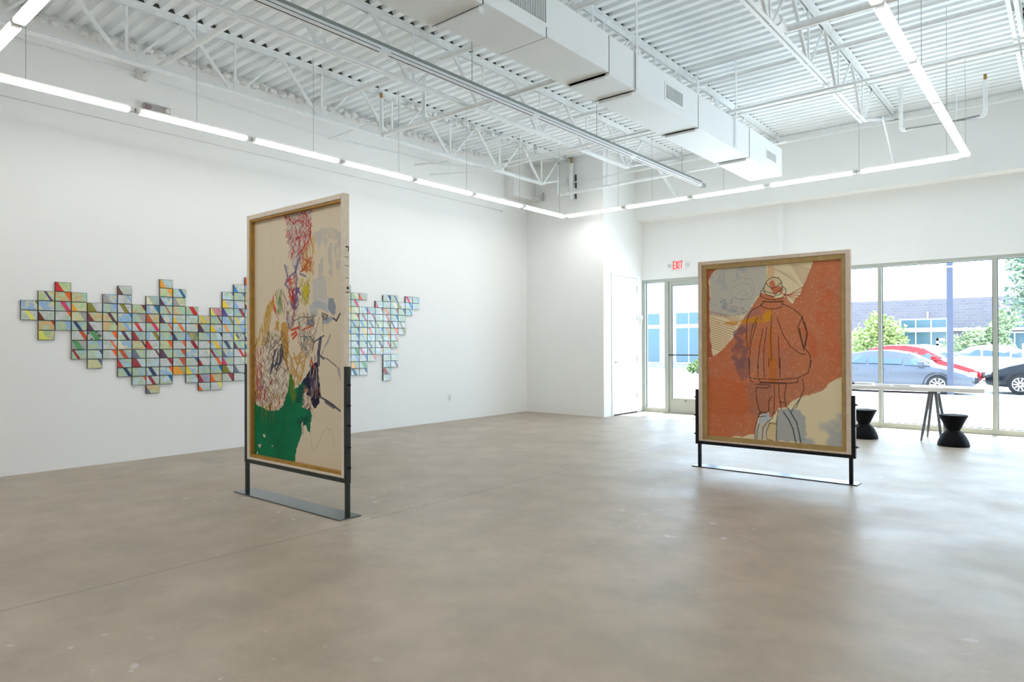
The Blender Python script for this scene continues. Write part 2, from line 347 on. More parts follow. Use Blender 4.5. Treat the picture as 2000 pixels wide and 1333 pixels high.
pipe('white pipe from the corner riser across to the far duct elbow', [(-7.9, 10.87, 5.0), (-7.9, 10.87, 4.38), (-4.5, 10.87, 4.40), (-4.38, 10.87, 4.52)], .027, name='sprinkler_pipe',
     extra=[('sprinkler_head', (-7.9, 10.87, 5.0), (-7.9, 10.87, 5.08), .02, BRASS), ('riser', (-6.75, 10.87, 4.39), (-6.75, 10.87, ZD), .02, STEELW)])
pipe('thin white conduit along the window wall just above the corner pipe', [(-8.6, 11.0, 4.62), (-3.5, 11.0, 4.62)], .012)
pipe('white sprinkler loop hanging by the right light corner', [(-1.93, 11.13, 5.1), (-1.93, 11.13, 4.5), (-.92, 11.13, 4.5), (-.92, 11.13, 4.98)], .027, name='sprinkler_pipe',
     extra=[('sprinkler_head', (-.92, 11.13, 4.98), (-.92, 11.13, 5.06), .02, BRASS), ('tee_fitting', (-1.93, 11.13, 4.99), (-1.93, 11.13, 5.1), .04, STEELW), ('hanger_rod', (-1.25, 11.13, 4.5), (-1.25, 11.13, ZD), .008, STEELW)])
pipe('white pipe with end fitting at top beside the right light run', [(-2.35, 6.5, 4.75), (-2.35, 7.35, 4.75), (-.2, 7.4, 4.75)], .04, extra=[('coupling', (-2.35, 7.1, 4.75), (-2.35, 7.2, 4.75), .055, STEELW)])
pipe('white curved conduit at top right over the right light run', [(-1.2, 6.6, 4.9), (-1.2, 7.5, 4.9), (-.1, 7.55, 4.9)], .02)
pipe('thin grey conduit along the left wall from junction box toward camera', [(XL+.02, 3.37, 4.76), (XL+.02, -2, 4.76)], .012, cat='conduit', name='conduit')
pipe('thin grey conduit along the left wall from junction box to corner', [(XL+.02, 3.49, 4.74), (XL+.02, 6.1, 4.63), (XL+.02, 8.45, 4.70), (XL+.3, 8.5, 4.70), (XL+.3, 8.5, 4.42)], .012, cat='conduit', name='conduit')
pipe('thin white bracket rod angled off left wall below first sprinkler', [(XL+.01, 6.15, 4.6), (XL+.7, 6.5, 4.8)], .012, cat='conduit', name='conduit')
pipe('thin white conduit under the deck above the window wall bulkhead', [(-6.9, 12.0, 4.9), (-.2, 12.0, 4.9)], .013, cat='conduit', name='conduit')
t_ = thing('roof_drain', 'white vertical drain pipe high in the back left corner', 'pipe', (-7.66, BY-.08, 4.28))
MB().tube([(0, 0, 0), (0, 0, .72)], .045, n=14).build('pipe_run', STEELW, t_, smooth=True); MB().tube([(0, 0, .72), (0, 0, .84)], .022).build('fitting', BRASS, t_)
MB().box(.06, .075, .05, .078, .02, .5).build('back_plate', GAP, t_); MB().bar((0, -.03, .22), (.35, -.1, .1), .03, .05).build('side_branch', STEELW, t_)
t_ = thing('valve_box', 'small white box with pipe stub on the back left corner wall', 'valve', (-8.6, BY-.1, 4.37))
MB().box(-.04, .12, -.02, .1, 0, .12).build('box_body', PLASTIC, t_, bevel=.005); MB().tube([(.22, .04, -.01), (.22, .04, .16)], .02).build('stub', METAL, t_)
for px_, lb in ((-6.0, 'left'), (-2.2, 'right')):
    x_, y0_, z0_ = px_, 11.43, 4.76
    t_ = tag(MB().bar((x_, y0_-.1, z0_+.04), (x_-.03, 12.3, 4.3), .07, .02, up=(1, 0, 0)).build('steel_brace', STEELW),
             'flat white steel brace slanting to window wall, %s' % ('left of the duct end' if lb == 'left' else 'right of the duct end'), 'brace', 'slanting wall braces')
# grey hanging rail (track) with cables
t_ = thing('lighting_rail', 'long grey unlit metal lighting rail hung on cables left of duct', 'rail', (-5.20, 0, 4.30))
MB().box(-.03, .03, 1.75, 11.55, .026, .062).build('channel', GREYRAIL, t_)
MB().box(-.034, .034, 1.75, 11.62, -.03, .024).build('lower_track', STEELW, t_)
m = MB(); y = 1.9
while y < 11.4: m.box(-.006, .006, y, min(y+2.3, 11.5), -.0315, -.03); m.box(.034, .0352, y, min(y+2.3, 11.5), -.012, -.006); y += 2.42
m.build('track_slot', GAP, t_)
MB().box(-.045, .045, 11.55, 11.68, -.035, .03).build('end_box', METAL, t_, bevel=.004)
for yy in (2.7, 5.52, 8.1, 10.8): MB().tube([(0, yy, .06), (0, yy, ZD-4.30+.04)], .0045, n=6).build('cable', METAL, t_)
# ------------------------------------------------------------------ air duct
t_ = thing('air_duct', 'long boxy white air duct with side grilles hung below the joists', 'air duct', (-3.65, 0, 4.0), group=None)
secs = [(-3, 3.72, -.30, .27, -.05, .40), (3.72, 4.52, -.27, .26, -.02, .375), (4.52, 5.52, -.265, .255, -.0, .37), (5.52, 6.03, -.245, .25, -.02, .365), (6.03, 7.52, -.245, .245, -.03, .365), (7.52, 9.14, -.245, .245, -.045, .36), (9.14, 10.47, -.245, .25, -.05, .365)]
for k, (ya, yb, xa, xb, za, zb) in enumerate(secs):
    s_ = MB().box(xa, xb, ya, yb-.012, za, zb).build('duct_section', DUCT, t_, bevel=.006)
    if k < len(secs)-1:
        MB().box(xa+.01, xb-.004, yb-.012, yb, za+.006, zb-.01).build('seam', GAP, t_)
        if k != 1: MB().box(xa+.05, xb-.05, yb+.0, yb+.05, za-.035, za+.01).build('flange', DUCT, t_)
LOUV = mat('grille_slot', (120, 124, 124), .6)
for (ya, yb, za, zb, x) in ((4.0, 4.5, .1, .3, .255), (6.69, 7.08, .09, .235, .245), (9.79, 10.17, .085, .2, .25)):
    g = MB().box(x-.01, x+.008, ya-.03, yb+.03, za-.03, zb+.03).build('grille', DUCT, t_, bevel=.003)
    MB().box(x+.008, x+.009, ya, yb, za, zb).build('grille_opening', LOUV, g)
    m = MB(); y = ya+.01
    while y < yb-.01: m.box(x+.009, x+.013, y, y+.008, za, zb); y += .022
    m.build('grille_blades', DUCT, g)
for yy in (3.3, 6.02, 8.62):
    MB().box(.262, .268, yy-.02, yy+.02, -.03, ZD-4.0).box(-.262, -.256, yy-.02, yy+.02, -.03, ZD-4.0).build('hanger_strap', STEELW, t_)
    MB().box(-.26, .27, yy-.02, yy+.02, .39, .42).build('hanger_bar', STEELW, t_)
# ------------------------------------------------------------------ linear light loop
LX0, LX1, LY0, LY1, LZ, SEG = -7.52, -1.077, 1.53, 10.56, 3.82, 1.289
CAPM = mat('light_end_grey', (196, 196, 192), .5)
def light_proto():
    r = empty('hanging_light'); m = MB().box(-.03, .03, .0, SEG, .058, .078); m.build('housing', LITE, r)
    m = MB(); pr = [(-.034, .018), (-.041, .026), (-.041, .05), (-.034, .058), (.034, .058), (.041, .05), (.041, .026), (.034, .018)]
    i = 0; ya, yb = .06, SEG-.06
    m.v = [(x, ya, z) for x, z in pr]+[(x, yb, z) for x, z in pr]; n = len(pr)
    m.f = [tuple(range(n)), tuple(range(2*n-1, n-1, -1))]+[(k, (k+1) % n, n+(k+1) % n, n+k) for k in range(n)]; m.mi = [1, 1]+[0 if k == n-1 else 1 for k in range(n)]
    m.build('diffuser', [TUBE, TUBES], r)
    for ya in (0.006, SEG-.06): MB().box(-.03, .03, ya, ya+.054, .026, .058).build('end_cap', CAPM, r)
    return r
proto = light_proto(); first = True
def put_light(loc, rz, label, cables=(), sc=1.):
    global first
    o = copy_tree(proto)
    o.location = loc; o.rotation_euler.z = rz; o.scale.y = sc; tag(o, label, 'linear light', 'linear lights of the hanging loop')
    for c in cables: MB().tube([(0, c/sc, .078), (0, c/sc, ZD-LZ+.04)], .0028, n=6).build('cable', METAL, o)
cabL = [1.9, 3.5, 5.0, 6.43, 7.85, 9.2, 10.4]; FS = (LX1-LX0-.09)/5
for k in range(7):
    y0 = LY0+.03+k*SEG; put_light((LX0, y0, LZ), 0, 'lit white linear light above left wall, %s of seven counted from near corner' % ORD[k], [c-y0 for c in cabL if y0 <= c < y0+SEG])
for k in range(5):
    xx = LX0+.05+k*FS; cs = [c-xx for c in (-6.33, -5.65, -4.36, -2.36, -1.3) if xx <= c < xx+FS]
    put_light((xx, LY1, LZ), -PI/2, 'lit white linear light facing windows, %s of five counted from left corner' % ORD[k], cs, FS/SEG)
for k in range(7):
    y0 = LY0+.03+k*SEG; put_light((LX1, y0, LZ), 0, 'lit white linear light in right run, %s of seven counted from windows' % ORD[6-k], [c-y0 for c in (2.0, 3.0, 4.5, 6.14, 7.2, 8.81, 10.45) if y0 <= c < y0+SEG])
for k in range(5):
    xx = LX0+.09+k*FS; put_light((xx, LY0-.03, LZ), -PI/2, 'lit white linear light in near run at top left, %s counted from left wall' % ORD[k], [.6], FS/SEG)
for q_, xr in enumerate((LX0, LX1, 1.7)):  # fill runs added out of view to brighten the near side of the room
    for k in range(6):
        put_light((xr, -7.9+k*1.45, LZ), 0, 'added unseen fill light behind the loop, %s run from left wall, %s from rear' % (ORD[q_], ORD[k]), [.65])
for ch in list(proto.children): bpy.data.objects.remove(ch)
bpy.data.objects.remove(proto)
# ------------------------------------------------------------------ wall mosaic of small map panels
def m_map():
    t = NT('map_print'); b = t.b
    a = t.add('ShaderNodeAttribute', attribute_name='Col'); a2 = t.add('ShaderNodeAttribute', attribute_name='Col2')
    gp = t.add('ShaderNodeNewGeometry').outputs['Position']; k = t.noise(13, 5, .6, gp); k2 = t.noise(60, 5, .75, gp); k3 = t.noise(6, 2, .5, gp)
    amt = t.add('ShaderNodeMath', operation='MULTIPLY'); t.l(a.outputs['Alpha'], amt.inputs[0]); t.l(t.ramp(k, [(.49, 0.), (.53, .9)]), amt.inputs[1])
    c = t.mix(amt.outputs[0], a.outputs['Color'], a2.outputs['Color'])
    am2 = t.add('ShaderNodeMath', operation='MULTIPLY'); t.l(a.outputs['Alpha'], am2.inputs[0]); t.l(t.ramp(k2, [(.48, 0.), (.62, .6)]), am2.inputs[1])
    c = t.mix(am2.outputs[0], c, t.ramp(k3, [(.4, lin((150, 140, 150))), (.5, lin((196, 178, 150))), (.6, lin((130, 160, 140)))]))
    t.l(c, b.inputs['Base Color']); b.inputs['Roughness'].default_value = .22; b.inputs['Coat Weight'].default_value = .5; b.inputs['Coat Roughness'].default_value = .04
    return t.m
MAPM = m_map(); EDGE = mat('panel_edge_black', (20, 22, 24), .45)
BASE = {'g': (178, 200, 160), 'b': (144, 188, 227), 'p': (207, 209, 214), 'y': (212, 211, 161), 't': (212, 178, 124), 'l': (191, 216, 227), 'k': (184, 193, 186), 'e': (165, 165, 163), 'v': (154, 154, 186), 'r': (210, 144, 154), 'o': (165, 165, 103)}
SEC = {'g': (154, 190, 207), 'b': (212, 212, 186), 'p': (184, 202, 186), 'y': (175, 207, 154), 't': (181, 207, 165), 'l': (181, 202, 165), 'k': (19, 24, 26), 'e': (154, 154, 154), 'v': (181, 165, 181), 'r': (196, 123, 133), 'o': (113, 133, 82)}
BN = {'g': 'green', 'b': 'blue', 'p': 'pale grey', 'y': 'cream', 't': 'tan', 'l': 'light blue', 'k': 'black and white', 'e': 'grey', 'v': 'violet', 'r': 'rose', 'o': 'olive'}
SCN = {'R': ('red', (205, 30, 30)), 'O': ('orange', (232, 100, 16)), 'Y': ('yellow', (232, 196, 50)), 'A': ('amber', (236, 160, 40)), 'C': ('crimson', (150, 30, 44)), 'M': ('maroon', (108, 40, 56)), 'P': ('plum', (84, 40, 76)),
       'N': ('navy', (34, 58, 98)), 'B': ('blue', (20, 130, 196)), 'T': ('teal', (20, 100, 136)), 'L': ('pale blue', (140, 172, 216)), 'V': ('violet', (78, 66, 140)), 'S': ('slate', (100, 110, 130)), 'W': ('brown', (110, 60, 40)), 'U': ('rust', (190, 74, 34)),
       'G': ('green', (80, 150, 90)), 'H': ('olive', (134, 130, 30)), 'E': ('grey', (160, 158, 156)), 'I': ('lime yellow', (222, 224, 110)), 'K': ('pink', (206, 50, 100)), 'J': ('mint', (150, 206, 184)), 'D': ('cream', (222, 220, 190)), '-': (None, None)}
TD = """0 9 A-40 10 l;0 15 B-40 0 p
1 2 R-40 15 y;1 6 W-40 0 p;1 9 A50 130 y;1 10 T40 65 l;1 14 V78 130 l;1 15 S75 130 g
2 1 V32 48 y;2 2 O55 130 t;2 3 J60 85 t;2 5 E-40 20 b;2 6 L60 75 p;2 8 D-40 10 g;2 9 P-40 0 b;2 10 E-40 15 y;2 14 Y-40 20 p;2 15 L-40 10 p
3 0 H80 130 b;3 1 I80 110 b;3 2 K28 60 g;3 3 A-40 0 y;3 4 H-40 25 p;3 5 L60 100 g;3 6 H10 45 p;3 7 M65 130 t;3 8 T55 130 b;3 9 U35 45 g;3 10 J45 75 t;3 11 R22 62 g;3 13 I-40 5 r;3 14 V-40 12 l;3 15 C40 72 g
4 0 I18 45 p;4 1 W-40 0 p;4 2 O70 130 p;4 3 E45 130 y;4 4 M-40 5 t;4 5 P28 52 t;4 6 B75 130 b;4 7 E35 130 g;4 8 U-40 15 t;4 9 P-40 5 b;4 10 Y-40 0 p;4 11 - l;4 12 Y3 25 t;4 13 M55 70 g;4 14 H47 72 b;4 15 Y0 22 b
5 1 U75 130 t;5 2 L55 130 g;5 3 N7 32 g;5 4 P-40 5 p;5 5 M80 110 t;5 6 L35 60 t;5 7 R12 38 p;5 8 K35 65 g;5 9 O58 75 g;5 10 O35 58 l;5 11 A75 130 p;5 12 P-40 12 g;5 13 Y-40 10 b;5 14 A5 27 p;5 15 L40 75 g
6 1 I-40 22 y;6 3 U45 75 p;6 4 G10 50 k;6 5 O58 130 p;6 6 P22 48 l;6 7 C-40 15 g;6 8 H42 75 b;6 9 M75 98 g;6 10 N-40 0 g;6 11 L-40 5 o;6 12 L60 100 g;6 13 N75 130 l;6 14 L55 85 p;6 15 I-40 5 k
7 3 G0 38 e;7 4 L58 130 g;7 5 O48 64 p;7 6 D-40 12 b;7 7 P62 75 t;7 8 R-40 12 p;7 9 O55 130 y;7 10 O65 130 p;7 11 C32 66 p;7 12 O78 130 p;7 13 Y12 48 b;7 14 N8 42 p;7 15 P-40 0 g
8 3 C0 18 g;8 4 V75 130 l;8 5 O60 130 p;8 6 U5 38 g;8 7 S-40 20 g;8 8 W60 75 p;8 9 P-40 22 g;8 10 U58 130 g;8 11 - b;8 12 D65 105 p;8 13 C-10 10 g;8 14 S-40 0 b;8 15 R35 60 p
9 4 S65 130 y;9 6 R-40 2 g;9 7 C-40 30 l;9 8 - l;9 9 C55 130 p;9 10 U45 130 p;9 11 T70 130 p;9 12 C-40 0 p;9 13 O35 65 l;9 14 K-40 5 g;9 15 D65 130 p
10 6 N35 62 g;10 7 - g;10 8 N10 42 b;10 9 O65 130 b;10 10 A-40 45 o;10 11 Y-40 15 b;10 12 L75 110 g;10 13 T65 110 g;10 14 H-40 35 p;10 15 S-40 10 p
11 7 O75 110 l;11 8 C8 35 p;11 9 T62 130 l;11 11 U75 130 l;11 12 C-40 8 v;11 13 O-40 5 t;11 14 C45 130 p;11 15 W85 130 p
12 8 S-40 -5 t;12 12 O-40 -5 p;12 13 I55 130 p
0 28 O-40 0 p;0 31 V60 90 l;0 32 V45 60 l;0 34 K0 35 p;0 35 L50 70 l
1 26 R0 30 p;1 27 K30 60 l;1 30 K-40 5 l;1 31 - l;1 32 D20 60 l;1 33 H-40 10 p;1 34 B45 80 l;1 35 - l
2 27 D35 60 y;2 28 B65 85 l;2 29 K-40 0 g;2 30 C70 110 p;2 31 O15 40 g;2 32 C65 95 g;2 33 N60 110 g;2 34 B45 70 g
3 26 N0 50 p;3 27 C60 100 y;3 28 C30 50 l;3 29 C55 75 p;3 30 D60 80 l;3 31 U30 50 p;3 32 T60 110 g;3 33 - g
4 26 O-20 20 l;4 27 T0 20 g;4 28 B5 30 y;4 29 S20 45 g;4 30 S-10 10 y;4 31 H45 80 p;4 32 N0 20 p;4 33 H10 35 p
5 27 T65 95 g;5 28 Y30 65 p;5 29 O5 35 l;5 30 B70 110 g;5 31 O40 55 g;5 32 O40 130 l;5 33 H45 130 p
6 27 B60 95 l;6 28 L20 45 y;6 29 L5 20 l;6 30 W60 80 g;6 31 A60 90 l;6 32 R50 65 l
7 27 V60 110 l;7 28 T65 90 g;7 29 N5 25 l;7 30 P35 65 p;7 31 R50 70 p;7 32 H20 45 g
8 27 G35 110 l;8 28 K0 30 p;8 29 P5 35 g;8 30 A65 90 l;8 31 - l
9 27 L40 70 l;9 28 B60 90 p;9 29 O60 100 l;9 31 - p;9 32 - l
10 27 A-20 25 g;10 28 G20 75 l;10 31 L20 50 l;10 32 P40 65 l
11 27 T0 40 l;11 28 T60 100 p;11 31 C-20 30 g;12 31 - l"""
given = {}
for it in TD.replace('\n', ';').split(';'):
    q = it.split(); r_, c_ = int(q[0]), int(q[1]); s_ = q[2]
    given[(r_, c_)] = (s_[0], (int(s_[1:]) if s_[0] != '-' else 0)/100, (int(q[3]) if s_[0] != '-' else 0)/100, q[-1])
OCC = {0: (3, 4), 1: (2, 6), 2: (1, 5), 3: (2, 8), 4: (3, 9), 5: (2, 8), 6: (1, 10), 7: (3, 11), 8: (2, 12), 9: (0, 11), 10: (1, 10), 11: (3, 11), 12: (4, 12), 13: (3, 12), 14: (1, 11), 15: (0, 11), 16: (-1, 9),
       17: (2, 8), 18: (3, 9), 19: (3, 8), 20: (2, 9), 21: (3, 9), 22: (4, 9), 23: (3, 8), 24: (2, 8), 25: (2, 9), 26: (-1, 11), 27: (0, 11), 28: (0, 11), 29: (2, 9), 30: (1, 8), 31: (0, 12), 32: (0, 10), 33: (1, 5), 34: (0, 2), 35: (0, 1)}
SKIP = {(1, 28), (8, 32)}
TW, TH, TY, TZ = .1622, .1106, 2.189, 2.244
def clip_halfplane(poly, fn):
    out = []
    for a, b_ in zip(poly, poly[1:]+poly[:1]):
        fa, fb = fn(a), fn(b_)
        if fa >= 0: out.append(a)
        if (fa >= 0) != (fb >= 0): t = fa/(fa-fb); out.append((a[0]+(b_[0]-a[0])*t, a[1]+(b_[1]-a[1])*t))
    return out
SL = .42
for c_ in range(36):
    lo, hi = OCC[c_]; n_in = 0
    for r_ in range(lo, hi+1):
        if (r_, c_) in SKIP: continue
        if (r_, c_) in given: sc_, a_, b2, base = given[(r_, c_)]
        else:
            sc_ = random.choice('ROYCMPNBTVSUHLD'); a_ = random.choice([-.4, .1, .35, .55, .7]); b2 = a_+random.choice([.2, .3, .45]); base = random.choice('gbplyt')
        y0, zt = TY+c_*TW, TZ-r_*TH; W, H = TW-.004, TH-.004
        m = MB().box(0, .018, 0, W, -H, 0, 0)
        rect = [(0.022, 0.03), (.978, 0.03), (.978, .97), (.022, .97)]     # u right, w down
        cols = []
        def face(pl, c1, c2, al):
            if len(pl) < 3: return
            m.poly([(.0185, u*W, -w*H) for u, w in pl][::-1], 1); cols.append((len(pl), lin(c1), lin(c2), al))
        if sc_ == '-': face(rect, BASE[base], SEC[base], 1)
        else:
            L = lambda p: p[0]-(a_+SL*p[1]); R_ = lambda p: (b2+SL*p[1])-p[0]
            face(clip_halfplane(rect, lambda p: -L(p)), BASE[base], SEC[base], 1)
            face(clip_halfplane(clip_halfplane(rect, L), R_), SCN[sc_][1], SCN[sc_][1], 0)
            other = random.choice('glpy') if (base not in 'k' and random.random() < .3) else base
            face(clip_halfplane(rect, lambda p: -R_(p)), BASE[other if a_ > .05 else base], SEC[other if a_ > .05 else base], 1)
        o = m.build('map_panel', [EDGE, MAPM]); me = o.data
        for nm in ('Col', 'Col2'): me.color_attributes.new(nm, 'FLOAT_COLOR', 'CORNER')
        arr = [(0, 0, 0, 0)]*24; ar2 = list(arr)
        for n_, a1, a2_, al in cols: arr = arr+[(*a1, al)]*n_; ar2 = ar2+[(*a2_, 1)]*n_
        me.color_attributes['Col'].data.foreach_set('color', np.array(arr, dtype=np.float32).ravel()); me.color_attributes['Col2'].data.foreach_set('color', np.array(ar2, dtype=np.float32).ravel())
        o.location = (XL+.004, y0, zt)
        st = ('with %s stripe' % SCN[sc_][0]) if sc_ != '-' else 'without stripe'
        tag(o, '%s map panel %s, %s column from left, %s panel down' % (BN[base], st, ordw(c_+1), ordw(r_-lo+1)), 'map panel', 'map panels of the wall mosaic')
# ------------------------------------------------------------------ painted canvases (drawn into a colour attribute on the cloth)
def ray(x, y): return (x-1000)/F_PX*RT-(y-666.5)/F_PX*UP+FW
def on_plane(x, y, Y):
    d = ray(x, y); return d[0]*Y/d[1], EYE+d[2]*Y/d[1]
class Paint:
    def __init__(s, x0, x1, z0, z1, Y, nx, nz, base):
        s.x0, s.x1, s.z0, s.z1, s.Y, s.nx, s.nz = x0, x1, z0, z1, Y, nx, nz
        s.img = np.zeros((nz, nx, 3)); s.img[:] = lin(base)
        s.X, s.Z = np.meshgrid(np.linspace(0, nx-1, nx), np.linspace(0, nz-1, nz))
    def ns(s, cells, seed, oct=3):
        r = np.random.default_rng(seed); out = np.zeros((s.nz, s.nx)); amp = 1; tot = 0
        for o in range(oct):
            cx = cells*2**o; cz = int(cx*s.nz/s.nx)+2; g = r.random((cz+2, cx+2)); fx = s.X/s.nx*cx; fz = s.Z/s.nz*(cz-1)
            ix, iz = fx.astype(int), fz.astype(int); tx, tz = fx-ix, fz-iz; tx = tx*tx*(3-2*tx); tz = tz*tz*(3-2*tz)
            out += amp*((g[iz, ix]*(1-tx)+g[iz, ix+1]*tx)*(1-tz)+(g[iz+1, ix]*(1-tx)+g[iz+1, ix+1]*tx)*tz); tot += amp; amp *= .5
        return out/tot
    def tr(s, pts):
        o = []
        for x, y in pts:
            X, Z = on_plane(x, y, s.Y); o.append(((X-s.x0)/(s.x1-s.x0)*(s.nx-1), (Z-s.z0)/(s.z1-s.z0)*(s.nz-1)))
        return o
    def blend(s, mask, col):
        s.img += mask[..., None]*(np.array(lin(col))-s.img)
    def poly(s, pts, col, a=1., rag=0., seed=1, tex=0., cells=40):
        P_ = s.tr(pts); X, Z = s.X, s.Z
        if rag: X = X+(s.ns(cells, seed)-.5)*rag*2; Z = Z+(s.ns(cells, seed+5)-.5)*rag*2
        ins = np.zeros(X.shape, bool)
        for (xa, za), (xb, zb) in zip(P_, P_[1:]+P_[:1]):
            if za == zb: continue
            ins ^= ((za > Z) != (zb > Z)) & (X < (xb-xa)*(Z-za)/(zb-za)+xa)
        mk = ins*a
        if tex: mk = mk*np.clip((s.ns(cells//2+3, seed+9, 4)-.5)*6+1-tex, 0, 1)
        s.blend(mk, col); return ins
    def line(s, pts, w, col, a=1.):
        P_ = s.tr(pts); w = w/2
        for (xa, za), (xb, zb) in zip(P_, P_[1:]):
            i0, i1 = int(max(0, min(xa, xb)-w-2)), int(min(s.nx, max(xa, xb)+w+3)); j0, j1 = int(max(0, min(za, zb)-w-2)), int(min(s.nz, max(za, zb)+w+3))
            if i1 <= i0 or j1 <= j0: continue
            X, Z = s.X[j0:j1, i0:i1], s.Z[j0:j1, i0:i1]; dx, dz = xb-xa, zb-za; L2 = dx*dx+dz*dz+1e-9
            t = np.clip(((X-xa)*dx+(Z-za)*dz)/L2, 0, 1); d = np.hypot(X-xa-t*dx, Z-za-t*dz)
            mk = np.clip(w+.5-d, 0, 1)*a; s.img[j0:j1, i0:i1] += mk[..., None]*(np.array(lin(col))-s.img[j0:j1, i0:i1])
    def scrib(s, quad, n, cols, ln=(6, 18), ang=(60, 120), w=(1, 2), a=.85, seed=0):
        r = random.Random(seed)
        for _ in range(n):
            u, v = r.random(), r.random(); (ax, ay), (bx, by), (cx, cyy), (dx, dy) = quad
            x = (ax*(1-u)+bx*u)*(1-v)+(dx*(1-u)+cx*u)*v; y = (ay*(1-u)+by*u)*(1-v)+(dy*(1-u)+cyy*u)*v
            th = math.radians(r.uniform(*ang)); L = r.uniform(*ln); k = r.uniform(-.5, .5); pts = []
            for q in range(4):
                t = q/3-.5; pts.append((x+math.cos(th)*L*t+k*L*(t*t)*.6, y+math.sin(th)*L*t))
            s.line(pts, r.uniform(*w), r.choice(cols), a)
    def build(s, name, parent, rough=.75):
        me = bpy.data.meshes.new(name); nx, nz = s.nx, s.nz
        xs = np.linspace(s.x0, s.x1, nx); zs = np.linspace(s.z0, s.z1, nz); X, Z = np.meshgrid(xs, zs)
        V = np.stack([X, np.full_like(X, s.Y), Z], -1).reshape(-1, 3); i = (np.arange(nz-1)[:, None]*nx+np.arange(nx-1)).ravel()
        Fc = np.stack([i, i+1, i+nx+1, i+nx], -1)
        nv = len(V); vb = V[[0, nx-1, nx*nz-1, nx*(nz-1)]]+[0, .004, 0]; V = np.vstack([V, vb]); fb = [(nv+3, nv+2, nv+1, nv)]
        me.from_pydata(V.tolist(), [], Fc.tolist()+fb); ca = me.color_attributes.new('Paint', 'FLOAT_COLOR', 'POINT')
        c = np.ones((len(V), 4), np.float32); c[:nv, :3] = np.clip(s.img, 0, 1).reshape(-1, 3); c[nv:, :3] = lin((214, 202, 182)); ca.data.foreach_set('color', c.ravel())
        t = NT(name+'_paint'); a_ = t.add('ShaderNodeAttribute', attribute_name='Paint'); t.l(a_.outputs['Color'], t.b.inputs['Base Color']); t.b.inputs['Roughness'].default_value = rough
        t.b.inputs['Specular IOR Level'].default_value = .25; t.bump(t.noise(600, 2), .08, .001)
        me.materials.append(t.m); o = bpy.data.objects.new(name, me); COL.objects.link(o); o.parent = parent; return o
# --- tall painting
y1 = 3.31
pt = thing('stretched_canvas', 'tall painting seen from behind, green patch and coloured scribbles, in dark grey stand', 'painting', (0, 0, 0), group=None)
def frame_bars(name, x0, x1, z0, z1, wl, wr, wt, wb, ya, yb, mt, parent, bev=.004):
    m = MB(); m.box(x0, x0+wl, ya, yb, z0, z1); m.box(x1-wr, x1, ya, yb, z0, z1); m.box(x0+wl, x1-wr, ya, yb, z1-wt, z1); m.box(x0+wl, x1-wr, ya, yb, z0, z0+wb)
    return m.build(name, mt, parent, bevel=bev)
frame_bars('canvas_edge', -6.09, -4.553, .318, 2.645, .042, .042, .044, .022, y1, y1+.055, CANVE, pt)
frame_bars('stretcher_bars', -6.048, -4.595, .34, 2.601, .022, .008, .02, .026, y1+.008, y1+.05, BARW, pt, .002)
def wedges(m, spots):
    for x, z in spots: m.box(x-.003, x+.003, y1-.001, y1+.002, z, z+.04)
    return m
wedges(MB(), [(-5.75, 2.603), (-5.02, 2.603)]).build('fold_mark', mat('fold_line', (190, 176, 150), .8), pt)
m = MB()
for z, h, w_ in ((2.20, .012, .03), (2.17, .03, .006), (2.12, .004, .04), (2.05, .004, .04), (1.95, .004, .03), (1.86, .02, .02), (1.83, .008, .03)): m.box(-4.5535, -4.5522, y1+.048-w_, y1+.05, z, z+h)
m.build('ink_marks', mat('ink', (50, 52, 48), .8), pt)
A = Paint(-6.03, -4.60, .36, 2.59, y1+.046, 330, 600, (224, 210, 186))
A.blend((A.ns(3, 3)-.5)*.3+.12, (214, 196, 168))
G1, G2 = (188, 184, 178), (150, 156, 168)
A.poly([(557, 412), (608, 400), (607, 470), (598, 500), (584, 530), (572, 520), (563, 470)], (192, 188, 186), .75, 4, 2)
A.poly([(613, 455), (630, 447), (650, 444), (667, 455), (668, 500), (662, 540), (656, 520), (652, 480), (648, 478), (649, 560), (641, 560), (640, 482), (632, 480), (631, 550), (622, 552), (620, 480), (613, 478)], (190, 186, 180), .72, 3, 4, tex=.15, cells=30)
A.poly([(610, 545), (635, 540), (641, 585), (636, 606), (612, 600)], (192, 192, 190), .7, 4, 5)
A.poly([(609, 592), (622, 586), (642, 592), (641, 612), (628, 604), (610, 600)], (176, 184, 190), .8, 2, 6)
A.poly([(642, 582), (651, 584), (656, 598), (655, 612), (651, 617), (640, 605)], (140, 150, 166), .9, 1.5, 7)
A.poly([(604, 595), (620, 600), (622, 615), (606, 618)], (184, 190, 192), .8, 2, 8)
A.poly([(630, 622), (648, 618), (652, 622), (640, 634), (630, 632)], (150, 160, 176), .85, 1.5, 9)
A.line([(622, 586), (640, 592), (638, 604)], 2.5, (214, 214, 206), .8)
A.poly([(638, 445), (652, 449), (656, 460), (650, 460), (640, 452)], (212, 200, 182), .9, 1, 10)
A.scrib([(555, 413), (607, 402), (606, 462), (562, 478)], 150, [(196, 58, 34), (178, 48, 34), (150, 44, 40)], (5, 16), (30, 150), (1, 2.2), .85, 1)
A.scrib([(563, 470), (608, 455), (600, 500), (566, 505)], 45, [(196, 58, 34), (178, 48, 34)], (6, 20), (60, 130), (1.2, 2.4), .9, 2)
A.line([(607, 440), (606, 462), (600, 474), (590, 488), (579, 502)], 3, (190, 52, 30)); A.line([(598, 437), (596, 470), (592, 497)], 2, (190, 52, 30))
A.scrib([(590, 480), (613, 465), (612, 535), (588, 525)], 60, [(200, 150, 30), (212, 170, 40), (190, 110, 30)], (10, 26), (75, 110), (1, 2), .9, 3)
